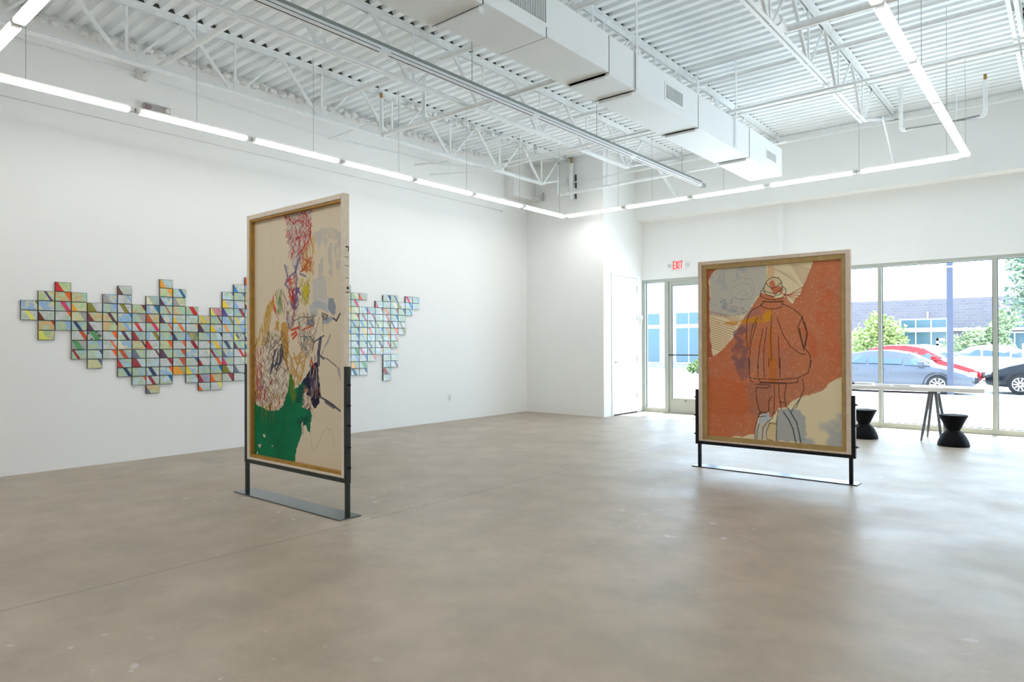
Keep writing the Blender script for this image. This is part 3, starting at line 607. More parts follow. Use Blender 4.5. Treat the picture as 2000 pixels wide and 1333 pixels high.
A.scrib([(584, 505), (611, 495), (610, 530), (590, 530)], 40, [(176, 60, 28), (190, 84, 30)], (6, 14), (20, 160), (1, 2), .9, 4)
A.poly([(557, 520), (572, 512), (580, 540), (584, 600), (575, 640), (560, 650), (556, 610), (564, 575), (556, 548)], (178, 168, 176), .6, 5, 11, .1)
for q in ([(556, 518), (562, 540), (557, 556), (566, 566)], [(576, 520), (580, 545), (578, 570), (583, 590)], [(582, 505), (578, 530), (566, 540), (560, 552)], [(586, 535), (597, 540)], [(590, 490), (580, 520), (574, 540)]): A.line(q, 5, (112, 92, 136), .8)
A.poly([(572, 566), (584, 560), (587, 580), (582, 600), (574, 608), (566, 596)], (98, 72, 130), .9, 4, 12, .1)
A.poly([(561, 592), (575, 588), (578, 612), (573, 636), (566, 648), (560, 628)], (128, 100, 104), .8, 5, 13, .2)
A.scrib([(562, 545), (577, 540), (578, 556), (564, 560)], 28, [(196, 50, 30)], (4, 10), (20, 160), (1, 2), .95, 5)
A.scrib([(564, 566), (574, 562), (575, 590), (566, 592)], 30, [(206, 66, 30), (170, 40, 30)], (5, 14), (50, 130), (1.3, 2.4), .95, 6)
A.line([(576, 590), (574, 612), (571, 625)], 4, (150, 60, 44), .8)
A.scrib([(584, 548), (604, 545), (602, 590), (590, 600)], 70, [(206, 190, 36), (180, 160, 40), (150, 140, 60)], (6, 20), (50, 130), (1, 2.4), .85, 7)
A.poly([(592, 560), (600, 556), (602, 570), (598, 586), (592, 574)], (204, 190, 30), .85, 3, 14)
A.scrib([(538, 568), (550, 566), (552, 612), (540, 612)], 60, [(52, 112, 74), (80, 130, 60), (150, 150, 50)], (5, 14), (50, 130), (1, 2), .9, 8)
A.poly([(534, 577), (532, 592), (536, 606), (541, 616), (538, 603), (535, 592)], (212, 66, 24), 1, 1, 15); A.line([(534, 576), (531, 596), (537, 610), (545, 626)], 2, (200, 60, 26))
A.line([(552, 568), (558, 585), (562, 596)], 2, (150, 60, 44)); A.line([(554, 572), (556, 600), (554, 620)], 1.4, (170, 70, 50))
A.scrib([(524, 595), (534, 590), (520, 690), (494, 690)], 150, [(196, 150, 40), (206, 176, 60), (176, 110, 40), (190, 160, 50)], (6, 20), (75, 115), (1, 2.4), .85, 9)
A.poly([(528, 592), (530, 600), (526, 640), (514, 660), (520, 620)], (196, 160, 90), .6, 3, 16)
A.poly([(498, 680), (560, 660), (566, 720), (556, 790), (540, 800), (496, 784)], (226, 214, 198), .7, 4, 71)
for q in ([(540, 625), (546, 630), (544, 650), (536, 642)], [(549, 634), (558, 628), (564, 642), (563, 680), (558, 720), (552, 690), (548, 655)]): A.poly(q, (196, 146, 62), .9, 3, 17)
for q in ([(560, 680), (568, 700), (574, 720), (582, 740)], [(590, 680), (584, 705), (578, 730), (572, 748)], [(562, 672), (560, 705), (566, 735)], [(598, 690), (594, 715), (586, 745)], [(574, 690), (580, 712), (592, 706)]): A.line(q, 4, (186, 138, 40), .85)
A.poly([(566, 700), (584, 690), (598, 700), (592, 740), (580, 757), (568, 740)], (192, 150, 76), .75, 7, 18, .25)
A.scrib([(520, 650), (560, 648), (564, 780), (495, 782)], 330, [(70, 46, 34), (46, 38, 36), (104, 60, 34), (120, 76, 40), (60, 60, 66)], (6, 22), (40, 140), (.8, 1.6), .8, 10)
A.scrib([(495, 690), (512, 680), (512, 782), (494, 782)], 110, [(196, 80, 34), (206, 170, 40), (150, 60, 70), (170, 70, 40), (180, 60, 90)], (8, 22), (70, 110), (1, 2.2), .85, 11)
A.scrib([(496, 765), (560, 770), (556, 805), (500, 803)], 120, [(190, 66, 34), (206, 170, 50), (120, 50, 50), (90, 60, 60), (150, 90, 40)], (6, 18), (60, 120), (1, 2), .85, 12)
for q in ([(538, 684), (534, 700), (530, 722)], [(543, 690), (541, 710), (536, 716)], [(548, 682), (548, 705), (540, 722)], [(552, 690), (546, 712)], [(534, 712), (528, 730)], [(550, 674), (552, 694)]): A.line(q, 6, (52, 56, 74), .9)
for q in ([(532, 742), (528, 750)], [(519, 758), (516, 780)]): A.line(q, 5, (170, 50, 40), .9)
A.line([(515, 745), (513, 762)], 4, (104, 80, 124), .9)
A.scrib([(580, 615), (615, 612), (612, 690), (590, 700)], 120, [(60, 60, 60), (70, 110, 100), (190, 120, 60), (90, 90, 110), (40, 44, 54)], (6, 22), (50, 130), (.8, 1.6), .8, 13)
for q in ([(569, 645), (584, 640)], [(570, 655), (578, 648)], [(572, 662), (580, 652)]): A.line(q, 6, (204, 52, 26), .9)
A.line([(590, 645), (612, 636)], 4, (206, 84, 30), .9); A.line([(581, 655), (590, 690), (600, 700)], 3, (204, 130, 84), .8)
A.line([(574, 627), (588, 620), (608, 620), (618, 616)], 1.8, (60, 56, 50)); A.line([(586, 658), (608, 658)], 1.6, (50, 90, 96)); A.line([(595, 640), (594, 668)], 1.6, (50, 90, 96))
A.poly([(604, 625), (613, 620), (616, 634), (606, 640), (598, 632)], (90, 96, 120), .7, 3, 19)
A.line([(629, 611), (641, 617)], 2, (60, 60, 64)); A.scrib([(628, 612), (642, 614), (638, 626), (630, 624)], 14, [(50, 52, 60)], (4, 9), (10, 100), (1, 1.8), .9, 14); A.line([(630, 620), (631, 648)], 1.2, (70, 70, 72))
A.line([(651, 622), (657, 627), (664, 613)], 4, (66, 70, 84)); A.line([(614, 668), (620, 664), (626, 660), (633, 656)], 3, (60, 62, 84))
A.line([(624, 620), (616, 650), (610, 690)], 1.4, (70, 70, 90)); A.line([(645, 655), (640, 668), (634, 678)], 5, (140, 140, 156), .7)
A.line([(626, 662), (622, 690), (622, 712)], 10, (66, 64, 92), .9); A.line([(632, 684), (628, 694)], 4, (130, 130, 140), .6)
A.poly([(611, 712), (620, 706), (623, 740), (626, 770), (624, 788), (614, 800), (609, 790), (603, 775), (596, 766), (590, 748), (600, 730)], (30, 32, 56), 1, 4, 20)
A.poly([(605, 738), (612, 728), (617, 745), (617, 765), (608, 762)], (92, 88, 118), .85, 3, 21); A.poly([(590, 748), (597, 738), (602, 752), (598, 766)], (24, 44, 66), .9, 3, 22)
A.scrib([(600, 705), (616, 700), (622, 770), (604, 770)], 55, [(160, 50, 40), (60, 40, 70), (150, 110, 60), (20, 22, 36), (200, 190, 176)], (10, 30), (80, 105), (1, 1.8), .85, 15)
A.line([(608, 704), (613, 716)], 5, (206, 70, 44), .9)
A.line([(622, 692), (630, 698), (640, 702), (651, 711), (657, 716)], 2.4, (96, 92, 106)); A.line([(622, 692), (632, 702)], 5, (70, 66, 86), .8); A.poly([(657, 716), (664, 720), (665, 745), (661, 732)], (168, 162, 160), .9, 1, 23)
A.line([(620, 726), (624, 745), (626, 772)], 1.6, (50, 44, 40)); A.line([(618, 720), (619, 760)], 5, (140, 142, 150), .6)
A.line([(624, 775), (636, 782), (648, 790), (664, 803)], 5, (84, 76, 92), .95); A.line([(637, 785), (652, 795)], 10, (84, 76, 92), .9)
gi = A.poly([(492, 783), (499, 786), (503, 793), (513, 796), (520, 802), (533, 803), (545, 801), (552, 794), (556, 782), (563, 762), (566, 732), (571, 732), (574, 760), (580, 758), (590, 748), (596, 756), (594, 780), (590, 795), (598, 800), (606, 796), (609, 812), (606, 834), (606, 846), (601, 842), (598, 832), (590, 831), (588, 852), (583, 866), (579, 880), (575, 906), (560, 905), (492, 894)], (0, 120, 78), 1, 2.2, 24, cells=60)
A.blend(gi*(np.clip(A.ns(7, 31)*2-.75, 0, 1))*.6, (0, 88, 56)); A.poly([(566, 734), (574, 742), (578, 775), (572, 790), (566, 770)], (96, 122, 20), .8, 3, 25)
A.poly([(584, 752), (596, 752), (592, 776), (586, 790), (578, 785)], (20, 66, 66), .8, 4, 26)
A.scrib([(497, 795), (560, 800), (556, 830), (500, 815)], 26, [(20, 60, 40), (90, 130, 30), (60, 40, 40)], (14, 34), (82, 100), (1, 1.6), .8, 16)
A.scrib([(594, 758), (604, 762), (610, 800), (592, 796)], 60, [(60, 40, 60), (30, 40, 60), (180, 120, 60), (224, 214, 200), (150, 60, 40)], (5, 16), (40, 140), (1, 1.8), .9, 17)
A.scrib([(584, 812), (600, 812), (600, 830), (580, 830)], 18, [(16, 50, 60), (20, 36, 60)], (8, 18), (0, 180), (1, 1.6), .9, 18)
A.poly([(589, 826), (592, 824), (593, 846), (590, 850)], (206, 188, 172), 1, 1, 27); A.line([(592, 826), (592, 846), (590, 849), (589, 842)], 1, (60, 50, 50)); A.line([(611, 800), (613, 815)], 2, (200, 150, 70), .8)
for q in ([(513, 849), (517, 848), (519, 855), (515, 854)], [(504, 869), (511, 868), (507, 876)], [(502, 883), (504, 881), (503, 890), (501, 888)], [(530, 871), (534, 871), (532, 874)]): A.poly(q, (214, 200, 180), 1, .6, 28)
A.line([(606, 845), (608, 870), (613, 882), (620, 872), (628, 850), (637, 837), (646, 840), (651, 856), (652, 872)], 1.2, (176, 166, 146), .8)
A.line([(528, 432), (530, 480), (534, 520), (530, 560)], 1.2, (196, 186, 166), .7); A.line([(505, 560), (518, 590), (520, 610)], 1.2, (190, 178, 160), .6); A.line([(550, 500), (545, 530), (536, 560)], 1, (196, 186, 166), .6)
A.build('painted_canvas', pt)
# --- wide painting of a cyclist seen from behind
y2 = 7.32
pt2 = thing('stretched_canvas', 'terracotta painting of a cyclist seen from behind, in black floor stand', 'painting', (0, 0, 0))
frame_bars('canvas_edge', -3.335, -1.722, .29, 2.348, .044, .046, .04, .018, y2, y2+.05, CANVE2, pt2)
frame_bars('stretcher_bars', -3.291, -1.768, .308, 2.312, .052, .044, .056, .05, y2+.012, y2+.046, BARW2, pt2, .003)
Q = Paint(-3.245, -1.806, .352, 2.262, y2+.035, 400, 520, (236, 220, 182))
ca = lambda *p: [(1340+x/5.333, 470+y/5.333) for x, y in p]
cb = lambda *p: [(1340+x/5.128, 700+y/5.128) for x, y in p]
Q.blend((Q.ns(5, 2)-.4)*.4, (226, 204, 160))
OR = (206, 126, 88)
main = [(1375, 700), (1388, 700)]+ca((270, 1215), (330, 1180), (400, 1120), (470, 1040), (520, 960), (560, 880), (600, 820), (640, 770), (690, 690), (740, 610), (780, 545), (850, 560), (960, 600), (1040, 590), (1100, 660), (1180, 560), (1220, 470), (1260, 380), (1290, 300), (1330, 200), (1640, 150), (1660, 1333))+cb((1560, 180), (1500, 215), (1440, 245), (1400, 300), (1330, 345), (1230, 372), (1150, 390), (1080, 420), (1040, 450), (1000, 495), (930, 500), (900, 560), (850, 605), (820, 570), (760, 560), (720, 600), (700, 680), (690, 760), (640, 765), (560, 790), (490, 775), (430, 800), (150, 790))
oi = Q.poly(main, OR, 1, 3.5, 40, cells=50)
Q.poly(ca((160, 260), (330, 290), (270, 340), (235, 420), (245, 600), (240, 780), (248, 1000), (280, 1215), (200, 1230)), (186, 104, 74), 1, 2.5, 41)
Q.blend(oi*np.clip(Q.ns(4, 42)*2.4-1.1, 0, 1)*.7, (212, 102, 60)); Q.blend(oi*np.clip(Q.ns(5, 43)*2.4-1.1, 0, 1)*.55, (186, 128, 104))
Q.blend(oi*np.clip(Q.ns(60, 44, 2)*3-1.8, 0, 1)*.5, (226, 160, 130))
Q.poly(ca((1380, 480), (1480, 450), (1540, 600), (1560, 900), (1480, 1020), (1400, 900), (1330, 760), (1400, 640)), (212, 100, 60), .45, 14, 45, .1)
Q.poly(ca((1200, 900), (1300, 940), (1380, 1080), (1360, 1280), (1290, 1200), (1240, 1020)), (210, 98, 60), .45, 10, 46)
Q.poly(cb((220, 180), (600, 260), (640, 560), (230, 560)), (206, 106, 60), .6, 10, 47)
Q.poly(ca((500, 960), (560, 880), (640, 930), (660, 1100), (600, 1333), (500, 1333), (480, 1160)), (130, 92, 96), .75, 9, 48, .1); Q.poly(cb((480, 0), (640, 0), (640, 180), (560, 240), (500, 130)), (136, 96, 96), .6, 8, 49)
Q.poly(ca((640, 690), (780, 700), (760, 850), (640, 960), (560, 900)), (150, 110, 116), .35, 8, 50); Q.poly(cb((600, 250), (860, 250), (840, 560), (640, 560)), (160, 110, 96), .45, 9, 51)
Q.poly(ca((240, 400), (330, 295), (480, 265), (830, 245), (850, 400), (780, 540), (720, 620), (640, 760), (440, 790), (250, 760)), (194, 192, 182), .85, 8, 52)
Q.blend(Q.poly(ca((240, 400), (330, 300), (760, 260), (760, 340), (600, 420), (640, 700), (380, 780), (250, 700)), (200, 196, 180), 0)*np.clip(Q.ns(14, 53)*4-2.3, 0, 1)*.6, (112, 140, 180))
r0 = random.Random(4)
for _ in range(46):
    x, y = r0.uniform(340, 620), r0.uniform(600, 790); Q.line(ca((x, y), (x+6, y+4)), r0.uniform(1, 3.2), (70, 96, 150), .7)
Q.poly(ca((300, 860), (430, 840), (620, 820), (740, 790), (860, 690), (880, 760), (850, 850), (720, 860), (600, 875), (440, 880)), (222, 150, 36), .8, 5, 54, .1); Q.poly(ca((800, 780), (880, 720), (880, 840), (800, 860)), (226, 160, 26), .8, 5, 55)
Q.poly(ca((850, 260), (920, 260), (925, 400), (850, 400)), (226, 176, 124), .6, 4, 56); Q.poly(cb((830, 0), (910, 0), (905, 250), (840, 250)), (206, 116, 40), .7, 4, 57)
Q.poly(ca((860, 900), (910, 900), (915, 1333), (850, 1333)), (208, 120, 40), .6, 4, 58)
hat = [(815, 480), (840, 420), (900, 383), (960, 388), (995, 430), (1003, 500), (930, 560), (810, 530)]
Q.poly(ca(*hat), (220, 196, 160), .8, 1, 59); Q.poly(ca((870, 440), (905, 410), (930, 470), (1000, 480), (1000, 530), (930, 555), (880, 520)), (206, 110, 76), .9, 4, 60)
for k in range(15): Q.line(ca((1080+k*10, 240+k*16), (1290-k*2, 290+k*15)), 1.3, (176, 112, 84), .7)
for k in range(6): Q.line(ca((900+k*35, 290+k*10), (1040+k*30, 360+k*24)), 1.2, (180, 122, 94), .6)
for k in range(9): Q.line(ca((1040-k*6, 590-k*6), (1220, 480+k*24-20*(k % 2))), 2.2, (190, 100, 70), .7)
for k in range(14): Q.line(ca((246, 800+k*24), (340, 830+k*24), (440-k*4, 862+k*24), (520-k*11, 880+k*25)), 1.8, (186, 104, 70), .85)
for k in range(5): Q.line(ca((246, 738+k*9), (400, 770+k*8), (560, 800+k*16)), 1.5, (170, 100, 80), .6)
for k in range(6): Q.line(ca((380, 650+k*14), (520, 690+k*14), (640, 740+k*10)), 1.2, (150, 110, 100), .5)
for p in ([(480, 470), (500, 420), (580, 390), (680, 400), (710, 470), (700, 560), (640, 620), (520, 600), (470, 560), (480, 470)], [(490, 500), (560, 440), (660, 460), (690, 520)], [(470, 590), (560, 620), (700, 600)], [(540, 560), (600, 510), (640, 560), (590, 580)]): Q.line(ca(*p), 1.4, (150, 150, 150), .7)
# right lower colours
Q.blend(Q.poly(cb((930, 520), (1040, 500), (1130, 520), (1200, 600), (1200, 830), (900, 830), (905, 640)), (164, 172, 180), .8, 5, 61)*0, OR)
Q.blend(Q.poly(cb((1090, 500), (1560, 560), (1560, 890), (1130, 850)), (0, 0, 0), 0)*np.clip(Q.ns(7, 62)*5-2.2, 0, 1)*.7, (160, 172, 184))
Q.poly(cb((740, 560), (830, 540), (840, 640), (720, 660)), (190, 200, 206), .9, 3, 63); Q.poly(cb((820, 640), (905, 640), (900, 820), (820, 820)), (206, 176, 120), .5, 2, 64)
Q.poly(cb((700, 660), (820, 650), (800, 820), (690, 810)), (200, 196, 182), .8, 3, 65)
K = (58, 36, 32)
LA = [hat+[hat[0]], [(830, 440), (860, 480), (900, 500), (960, 470), (985, 440)], [(810, 490), (780, 530), (775, 580), (830, 610), (920, 620), (1000, 600), (1035, 560), (1040, 510), (1010, 480)], [(800, 520), (830, 560), (900, 585), (980, 560), (1010, 510)], [(800, 630), (880, 645), (1010, 630)], [(800, 640), (1010, 640)],
      [(800, 650), (760, 690), (700, 715), (655, 765), (632, 850), (626, 1000), (636, 1090), (668, 1158)], [(800, 650), (780, 680), (820, 705), (900, 716), (980, 700), (1010, 660)], [(990, 655), (1070, 690), (1150, 740), (1205, 790), (1240, 870), (1262, 960), (1240, 1060), (1222, 1150)],
      [(1205, 800), (1165, 910), (1215, 1100), (1250, 1140), (1290, 1190), (1300, 1260), (1288, 1333)], [(1205, 800), (1250, 940)], [(668, 1158), (655, 1240), (655, 1333)], [(890, 780), (880, 1000), (890, 1250)], [(945, 800), (1010, 980), (1090, 1110), (1200, 1185), (1245, 1185)], [(800, 920), (765, 1100), (745, 1333)], [(735, 850), (700, 980), (662, 1130)], [(745, 800), (690, 900), (660, 1080)], [(960, 1000), (972, 1333)], [(840, 900), (810, 1150), (808, 1333)]]
for p in LA: Q.line(ca(*p), 2.4, K, .85)
for p in ([(1180, 920), (1222, 1120)], [(1262, 960), (1242, 1100)]): Q.line(ca(*p), 3.4, K, .8)
LB = [[(630, 0), (633, 120), (638, 215)], [(640, 195), (730, 212)], [(1245, 0), (1245, 60), (1220, 150), (1120, 198)], [(730, 207), (920, 215), (1120, 200), (1120, 240), (1050, 252), (740, 238), (730, 207)], [(640, 215), (690, 262), (840, 268)], [(700, 292), (705, 400), (722, 480), (742, 545)], [(700, 295), (800, 300), (850, 280)], [(860, 380), (828, 430), (828, 530), (800, 550)], [(740, 248), (1005, 256), (985, 370), (998, 470), (1050, 548)],
      [(1165, 212), (1182, 310), (1145, 400), (1085, 480), (1050, 545)], [(1145, 400), (1100, 500)], [(740, 545), (705, 640), (688, 730), (690, 815)], [(730, 660), (710, 740), (708, 820)], [(800, 545), (750, 540), (730, 570)], [(720, 590), (800, 580)], [(975, 540), (1030, 620), (1070, 710), (1100, 850)], [(1050, 548), (1105, 640), (1130, 740), (1150, 850)], [(925, 520), (908, 620), (905, 830)], [(882, 260), (885, 370), (880, 545), (860, 605), (810, 645), (770, 700), (762, 815)], [(835, 650), (805, 740), (810, 815), (870, 828)], [(838, 652), (905, 660)],
      [(930, 260), (930, 360), (955, 520)], [(935, 440), (1000, 445)], [(722, 60), (722, 190)], [(780, 100), (785, 190)], [(830, 0), (828, 80)], [(942, 0), (940, 190)]]
for p in LB: Q.line(cb(*p), 2.4, (44, 34, 38), .85)
for p in ([(975, 540), (1030, 620), (1070, 710), (1100, 850)], [(1050, 548), (1105, 640), (1130, 740), (1150, 850)]): Q.line(cb(*p), 3.2, (52, 56, 66), .8)
for _ in range(420):
    x, y = r0.uniform(1385, 1643), r0.uniform(515, 872)
    if x < 1490 and y < 700: continue
    Q.line([(x, y), (x+.4, y+.2)], r0.uniform(.8, 1.8), (246, 226, 204), r0.uniform(.4, .95))
Q.build('painted_canvas', pt2)
# --- floor stands
PLATE = mat('steel_plate', (112, 118, 122), .2, .95); PLATEB = mat('black_plate', (72, 80, 96), .22, .95)
def stand(label, x0, x1, ytop, ya, yb, zrail, ztop, mt, knobs, by0, by1, bx0, bx1, inset):
    s_ = thing('painting_stand', label, 'display stand', ((x0+x1)/2, (ya+yb)/2, 0)); cx, cyy = (x0+x1)/2, (ya+yb)/2
    MB().box(bx0-cx, bx1-cx, by0-cyy, by1-cyy, 0, .01).build('base_plate', PLATE if mt is STAND else PLATEB, s_, bevel=.002)
    w = .036
    for sg, x in ((-1, x0), (1, x1)):
        xo = x; xi = x-sg*w
        m = MB(); m.box(xi-cx, xo-cx, ya-cyy, yb-cyy, zrail-.035, ztop); xin = sg*inset
        m.box(xi-xin-cx, xo-xin-cx, ya-cyy+.006, yb-cyy-.006, .01, zrail-.03); m.build('post', mt, s_, bevel=.002)
        for z in knobs: MB().tube([(xo-cx, (ya+yb)/2-cyy, z), (xo-cx+sg*.012, (ya+yb)/2-cyy, z)], .011, n=12).tube([(xo-cx+sg*.012, (ya+yb)/2-cyy, z), (xo-cx+sg*.026, (ya+yb)/2-cyy, z)], .006, n=8).build('bolt', KNOB, s_)
    MB().box(x0+w-cx, x1-w-cx, ya-cyy, yb-cyy, zrail-.034, zrail-.001).build('cross_rail', mt, s_, bevel=.002)
    return s_
stand('dark grey steel floor stand gripping the tall green and white painting', -6.128, -4.515, 0, 3.306, 3.348, .318, 1.228, STAND, (1.08, .915, .75, .575, .41), 3.225, 3.438, -6.18, -4.50, .0)
stand('black steel floor stand gripping the terracotta cyclist painting', -3.372, -1.684, 0, 7.316, 7.358, .289, .882, STANDB, (.79, .582, .368), 7.245, 7.43, -3.385, -1.655, .026)
# ------------------------------------------------------------------ stools, table, booklets
def stool(x, y, label):
    t_ = thing('stool', label, 'stool', (x, y, 0), group='hourglass stools by the window')
    MB().lathe([(.150, 0), (.188, .0), (.19, .012), (.183, .05), (.168, .095), (.142, .145), (.112, .185), (.088, .206), (.08, .213), (.08, .225), (.092, .24), (.125, .31), (.155, .375), (.172, .408), (.176, .418), (.172, .424), (.16, .42)], n=48).build('stool_body', STOOLM, t_, smooth=True)
    MB().lathe([(.159, .412), (.159, .4195)], n=48).build('seat', mat('stool_seat', (30, 34, 46), .3), t_, smooth=True)
stool(-1.29, 10.93, 'black hourglass stool under the free right end of the white table')
stool(-2.42, 11.02, 'black hourglass stool partly hidden by the terracotta painting stand')
t_ = thing('trestle_table', 'long thick white table top on grey trestles by the windows', 'table', (-2.7, 11.48, 0))
MB().box(-1.75, 1.745, -.33, .27, .715, .775).build('table_top', TABM, t_, bevel=.004)
for xc in (1.11, -1.0):
    for s in (-1, 1):
        for e in (-1, 1):
            top_ = (xc+e*.035, s*.10, .70); bot = (xc+e*.125, s*.27-.0, 0)
            q = Vector(top_).lerp(Vector(bot), .78)
            l_ = MB().tube([top_, tuple(q)], .02, n=12, rr=[.024, .019]).build('leg', TRES, t_, smooth=True)
            MB().tube([tuple(q), bot], .013, n=10, rr=[.022, .012]).build('leg_foot', TRES, l_, smooth=True)
    MB().box(xc-.06, xc+.06, -.13, .13, .675, .715).build('trestle_head', TRES, t_, bevel=.004)
BK = mat('booklet_paper', (214, 214, 214), .6); BK2 = mat('booklet_grey', (190, 188, 186), .6)
for (x, y, w, d_, h, lb, mt, rz) in ((-2.5, 11.42, .25, .2, .028, 'thick white book on the table nearest the painting', BK, .02), (-2.2, 11.33, .2, .24, .014, 'thin grey booklet in the middle of the three on the table', BK2, -.05), (-1.96, 11.27, .21, .16, .02, 'white booklet on the table furthest from the painting', BK, .04)):
    t_ = thing('booklet', lb, 'booklet', (x, y, .775), rz, group='booklets on the white table')
    MB().box(-w/2, w/2, -d_/2, d_/2, 0, h).build('pages', BK, t_); MB().box(-w/2-.003, w/2+.003, -d_/2-.003, d_/2+.003, h, h+.002).build('cover', mt, t_)
tag(MB().lathe([(.03, 0), (.03, .02), (.02, .03)], n=18).build('black_dish', KNOB, loc=(-2.64, 11.33, .775)), 'small black object on the table beside the thick white book', 'dish')
# ------------------------------------------------------------------ outside: forecourt, parking lot, cars, trees, shop building
GZ = -.26
PAVE = mat('pale_concrete', (212, 213, 214), .9, var=.04, scale=1.2); ASPH = mat('bleached_asphalt', (190, 190, 190), .9, var=.06, scale=2)
m = MB().box(-60, 40, YW+.14, 21.7, -.35, -.012); struct(m.build('pavement', PAVE)); struct(MB().box(-60, 40, 21.7, 21.85, -.36, -.01).build('kerb', mat('kerb_grey', (150, 152, 156), .9)))
struct(MB().box(-60, 40, 21.85, 80, GZ-.2, GZ).build('parking_lot', ASPH))
struct(MB().box(-60, XL-.3, 12.8, 13.2, -.3, 0).build('ground_edge', PAVE))
BRICK = NT('pale_brick'); bt = BRICK.add('ShaderNodeTexBrick', i_Scale=1.6); BRICK.l(BRICK.pos(), bt.inputs['Vector'])
bt.inputs['Color1'].default_value = (*lin((112, 106, 112)), 1); bt.inputs['Color2'].default_value = (*lin((104, 99, 108)), 1); bt.inputs['Mortar'].default_value = (*lin((120, 116, 120)), 1)
mp = BRICK.add('ShaderNodeMapping'); mp.inputs['Rotation'].default_value = (PI/2, 0, 0); BRICK.l(BRICK.pos(), mp.inputs[0]); BRICK.l(mp.outputs[0], bt.inputs['Vector'])
BRICK.l(bt.outputs[0], BRICK.b.inputs['Base Color']); BRICK.b.inputs['Roughness'].default_value = .9; BRICK = BRICK.m
DGL = mat('shop_glass', (64, 92, 104), .2, .0, spec=.6); WTRIM = mat('white_trim', (225, 226, 226), .6)
bl = thing('shop_building', 'long low brick shop building with dark glass front across the parking lot', 'building', (0, 44, GZ))
MB().box(-14, 25, 0, 8, 0, 4.15).build('brick_wall', BRICK, bl); MB().box(-50, -14.0, -.6, 8, 0, 7.2).build('tall_wall', mat('pale_render', (150, 146, 146), .9, var=.06, scale=3), bl)
def winrow(x0, x1, n, z0, z1, yo):
    f = MB().box(x0-.06, x1+.06, yo-.06, yo, z0-.06, z1+.06).build('shop_window', WTRIM, bl); w = (x1-x0)/n
    m = MB()
    for k in range(n): m.box(x0+k*w+.03, x0+(k+1)*w-.03, yo-.07, yo-.05, z0, z1)
    m.build('glass', DGL, f)
winrow(-7.7, -5.45, 3, 2.55, 3.0, 0); winrow(-7.7, -5.45, 3, .1, 2.3, 0); winrow(-10.2, -8.6, 2, .1, 2.3, 0)
winrow(-4.0, 2.2, 4, .1, 2.2, 0); winrow(-3.1, 2.2, 4, 2.45, 2.7, 0)
winrow(-21.4, -14.6, 7, 3.05, 3.85, -.6); winrow(-21.4, -14.6, 7, .4, 2.8, -.6); winrow(-25.0, -22.6, 2, 3.05, 3.85, -.6); winrow(-25, -22.6, 2, .4, 2.8, -.6)
MB().box(-8.2, 25, -.35, 0, 2.35, 2.5).build('canopy', WTRIM, bl)
m = MB()
for x, f_ in ((-5.95, 1), (-2.75, -1)): m.box(x, x+.12, -.1, -.08, 1.35, 1.95); m.box(x, x+.4, -.1, -.08, 1.8 if f_ > 0 else 1.35, 1.95 if f_ > 0 else 1.5); m.box(x, x+.3, -.1, -.08, 1.55, 1.65)
m.build('window_decal', WTRIM, bl)
for x in (-6.4, -9.2, -18.2): MB().box(x, x+.07, -.1 if x > -11 else -.72, 0, 3.1, 3.45).build('wall_lamp', PLASTIC, bl)
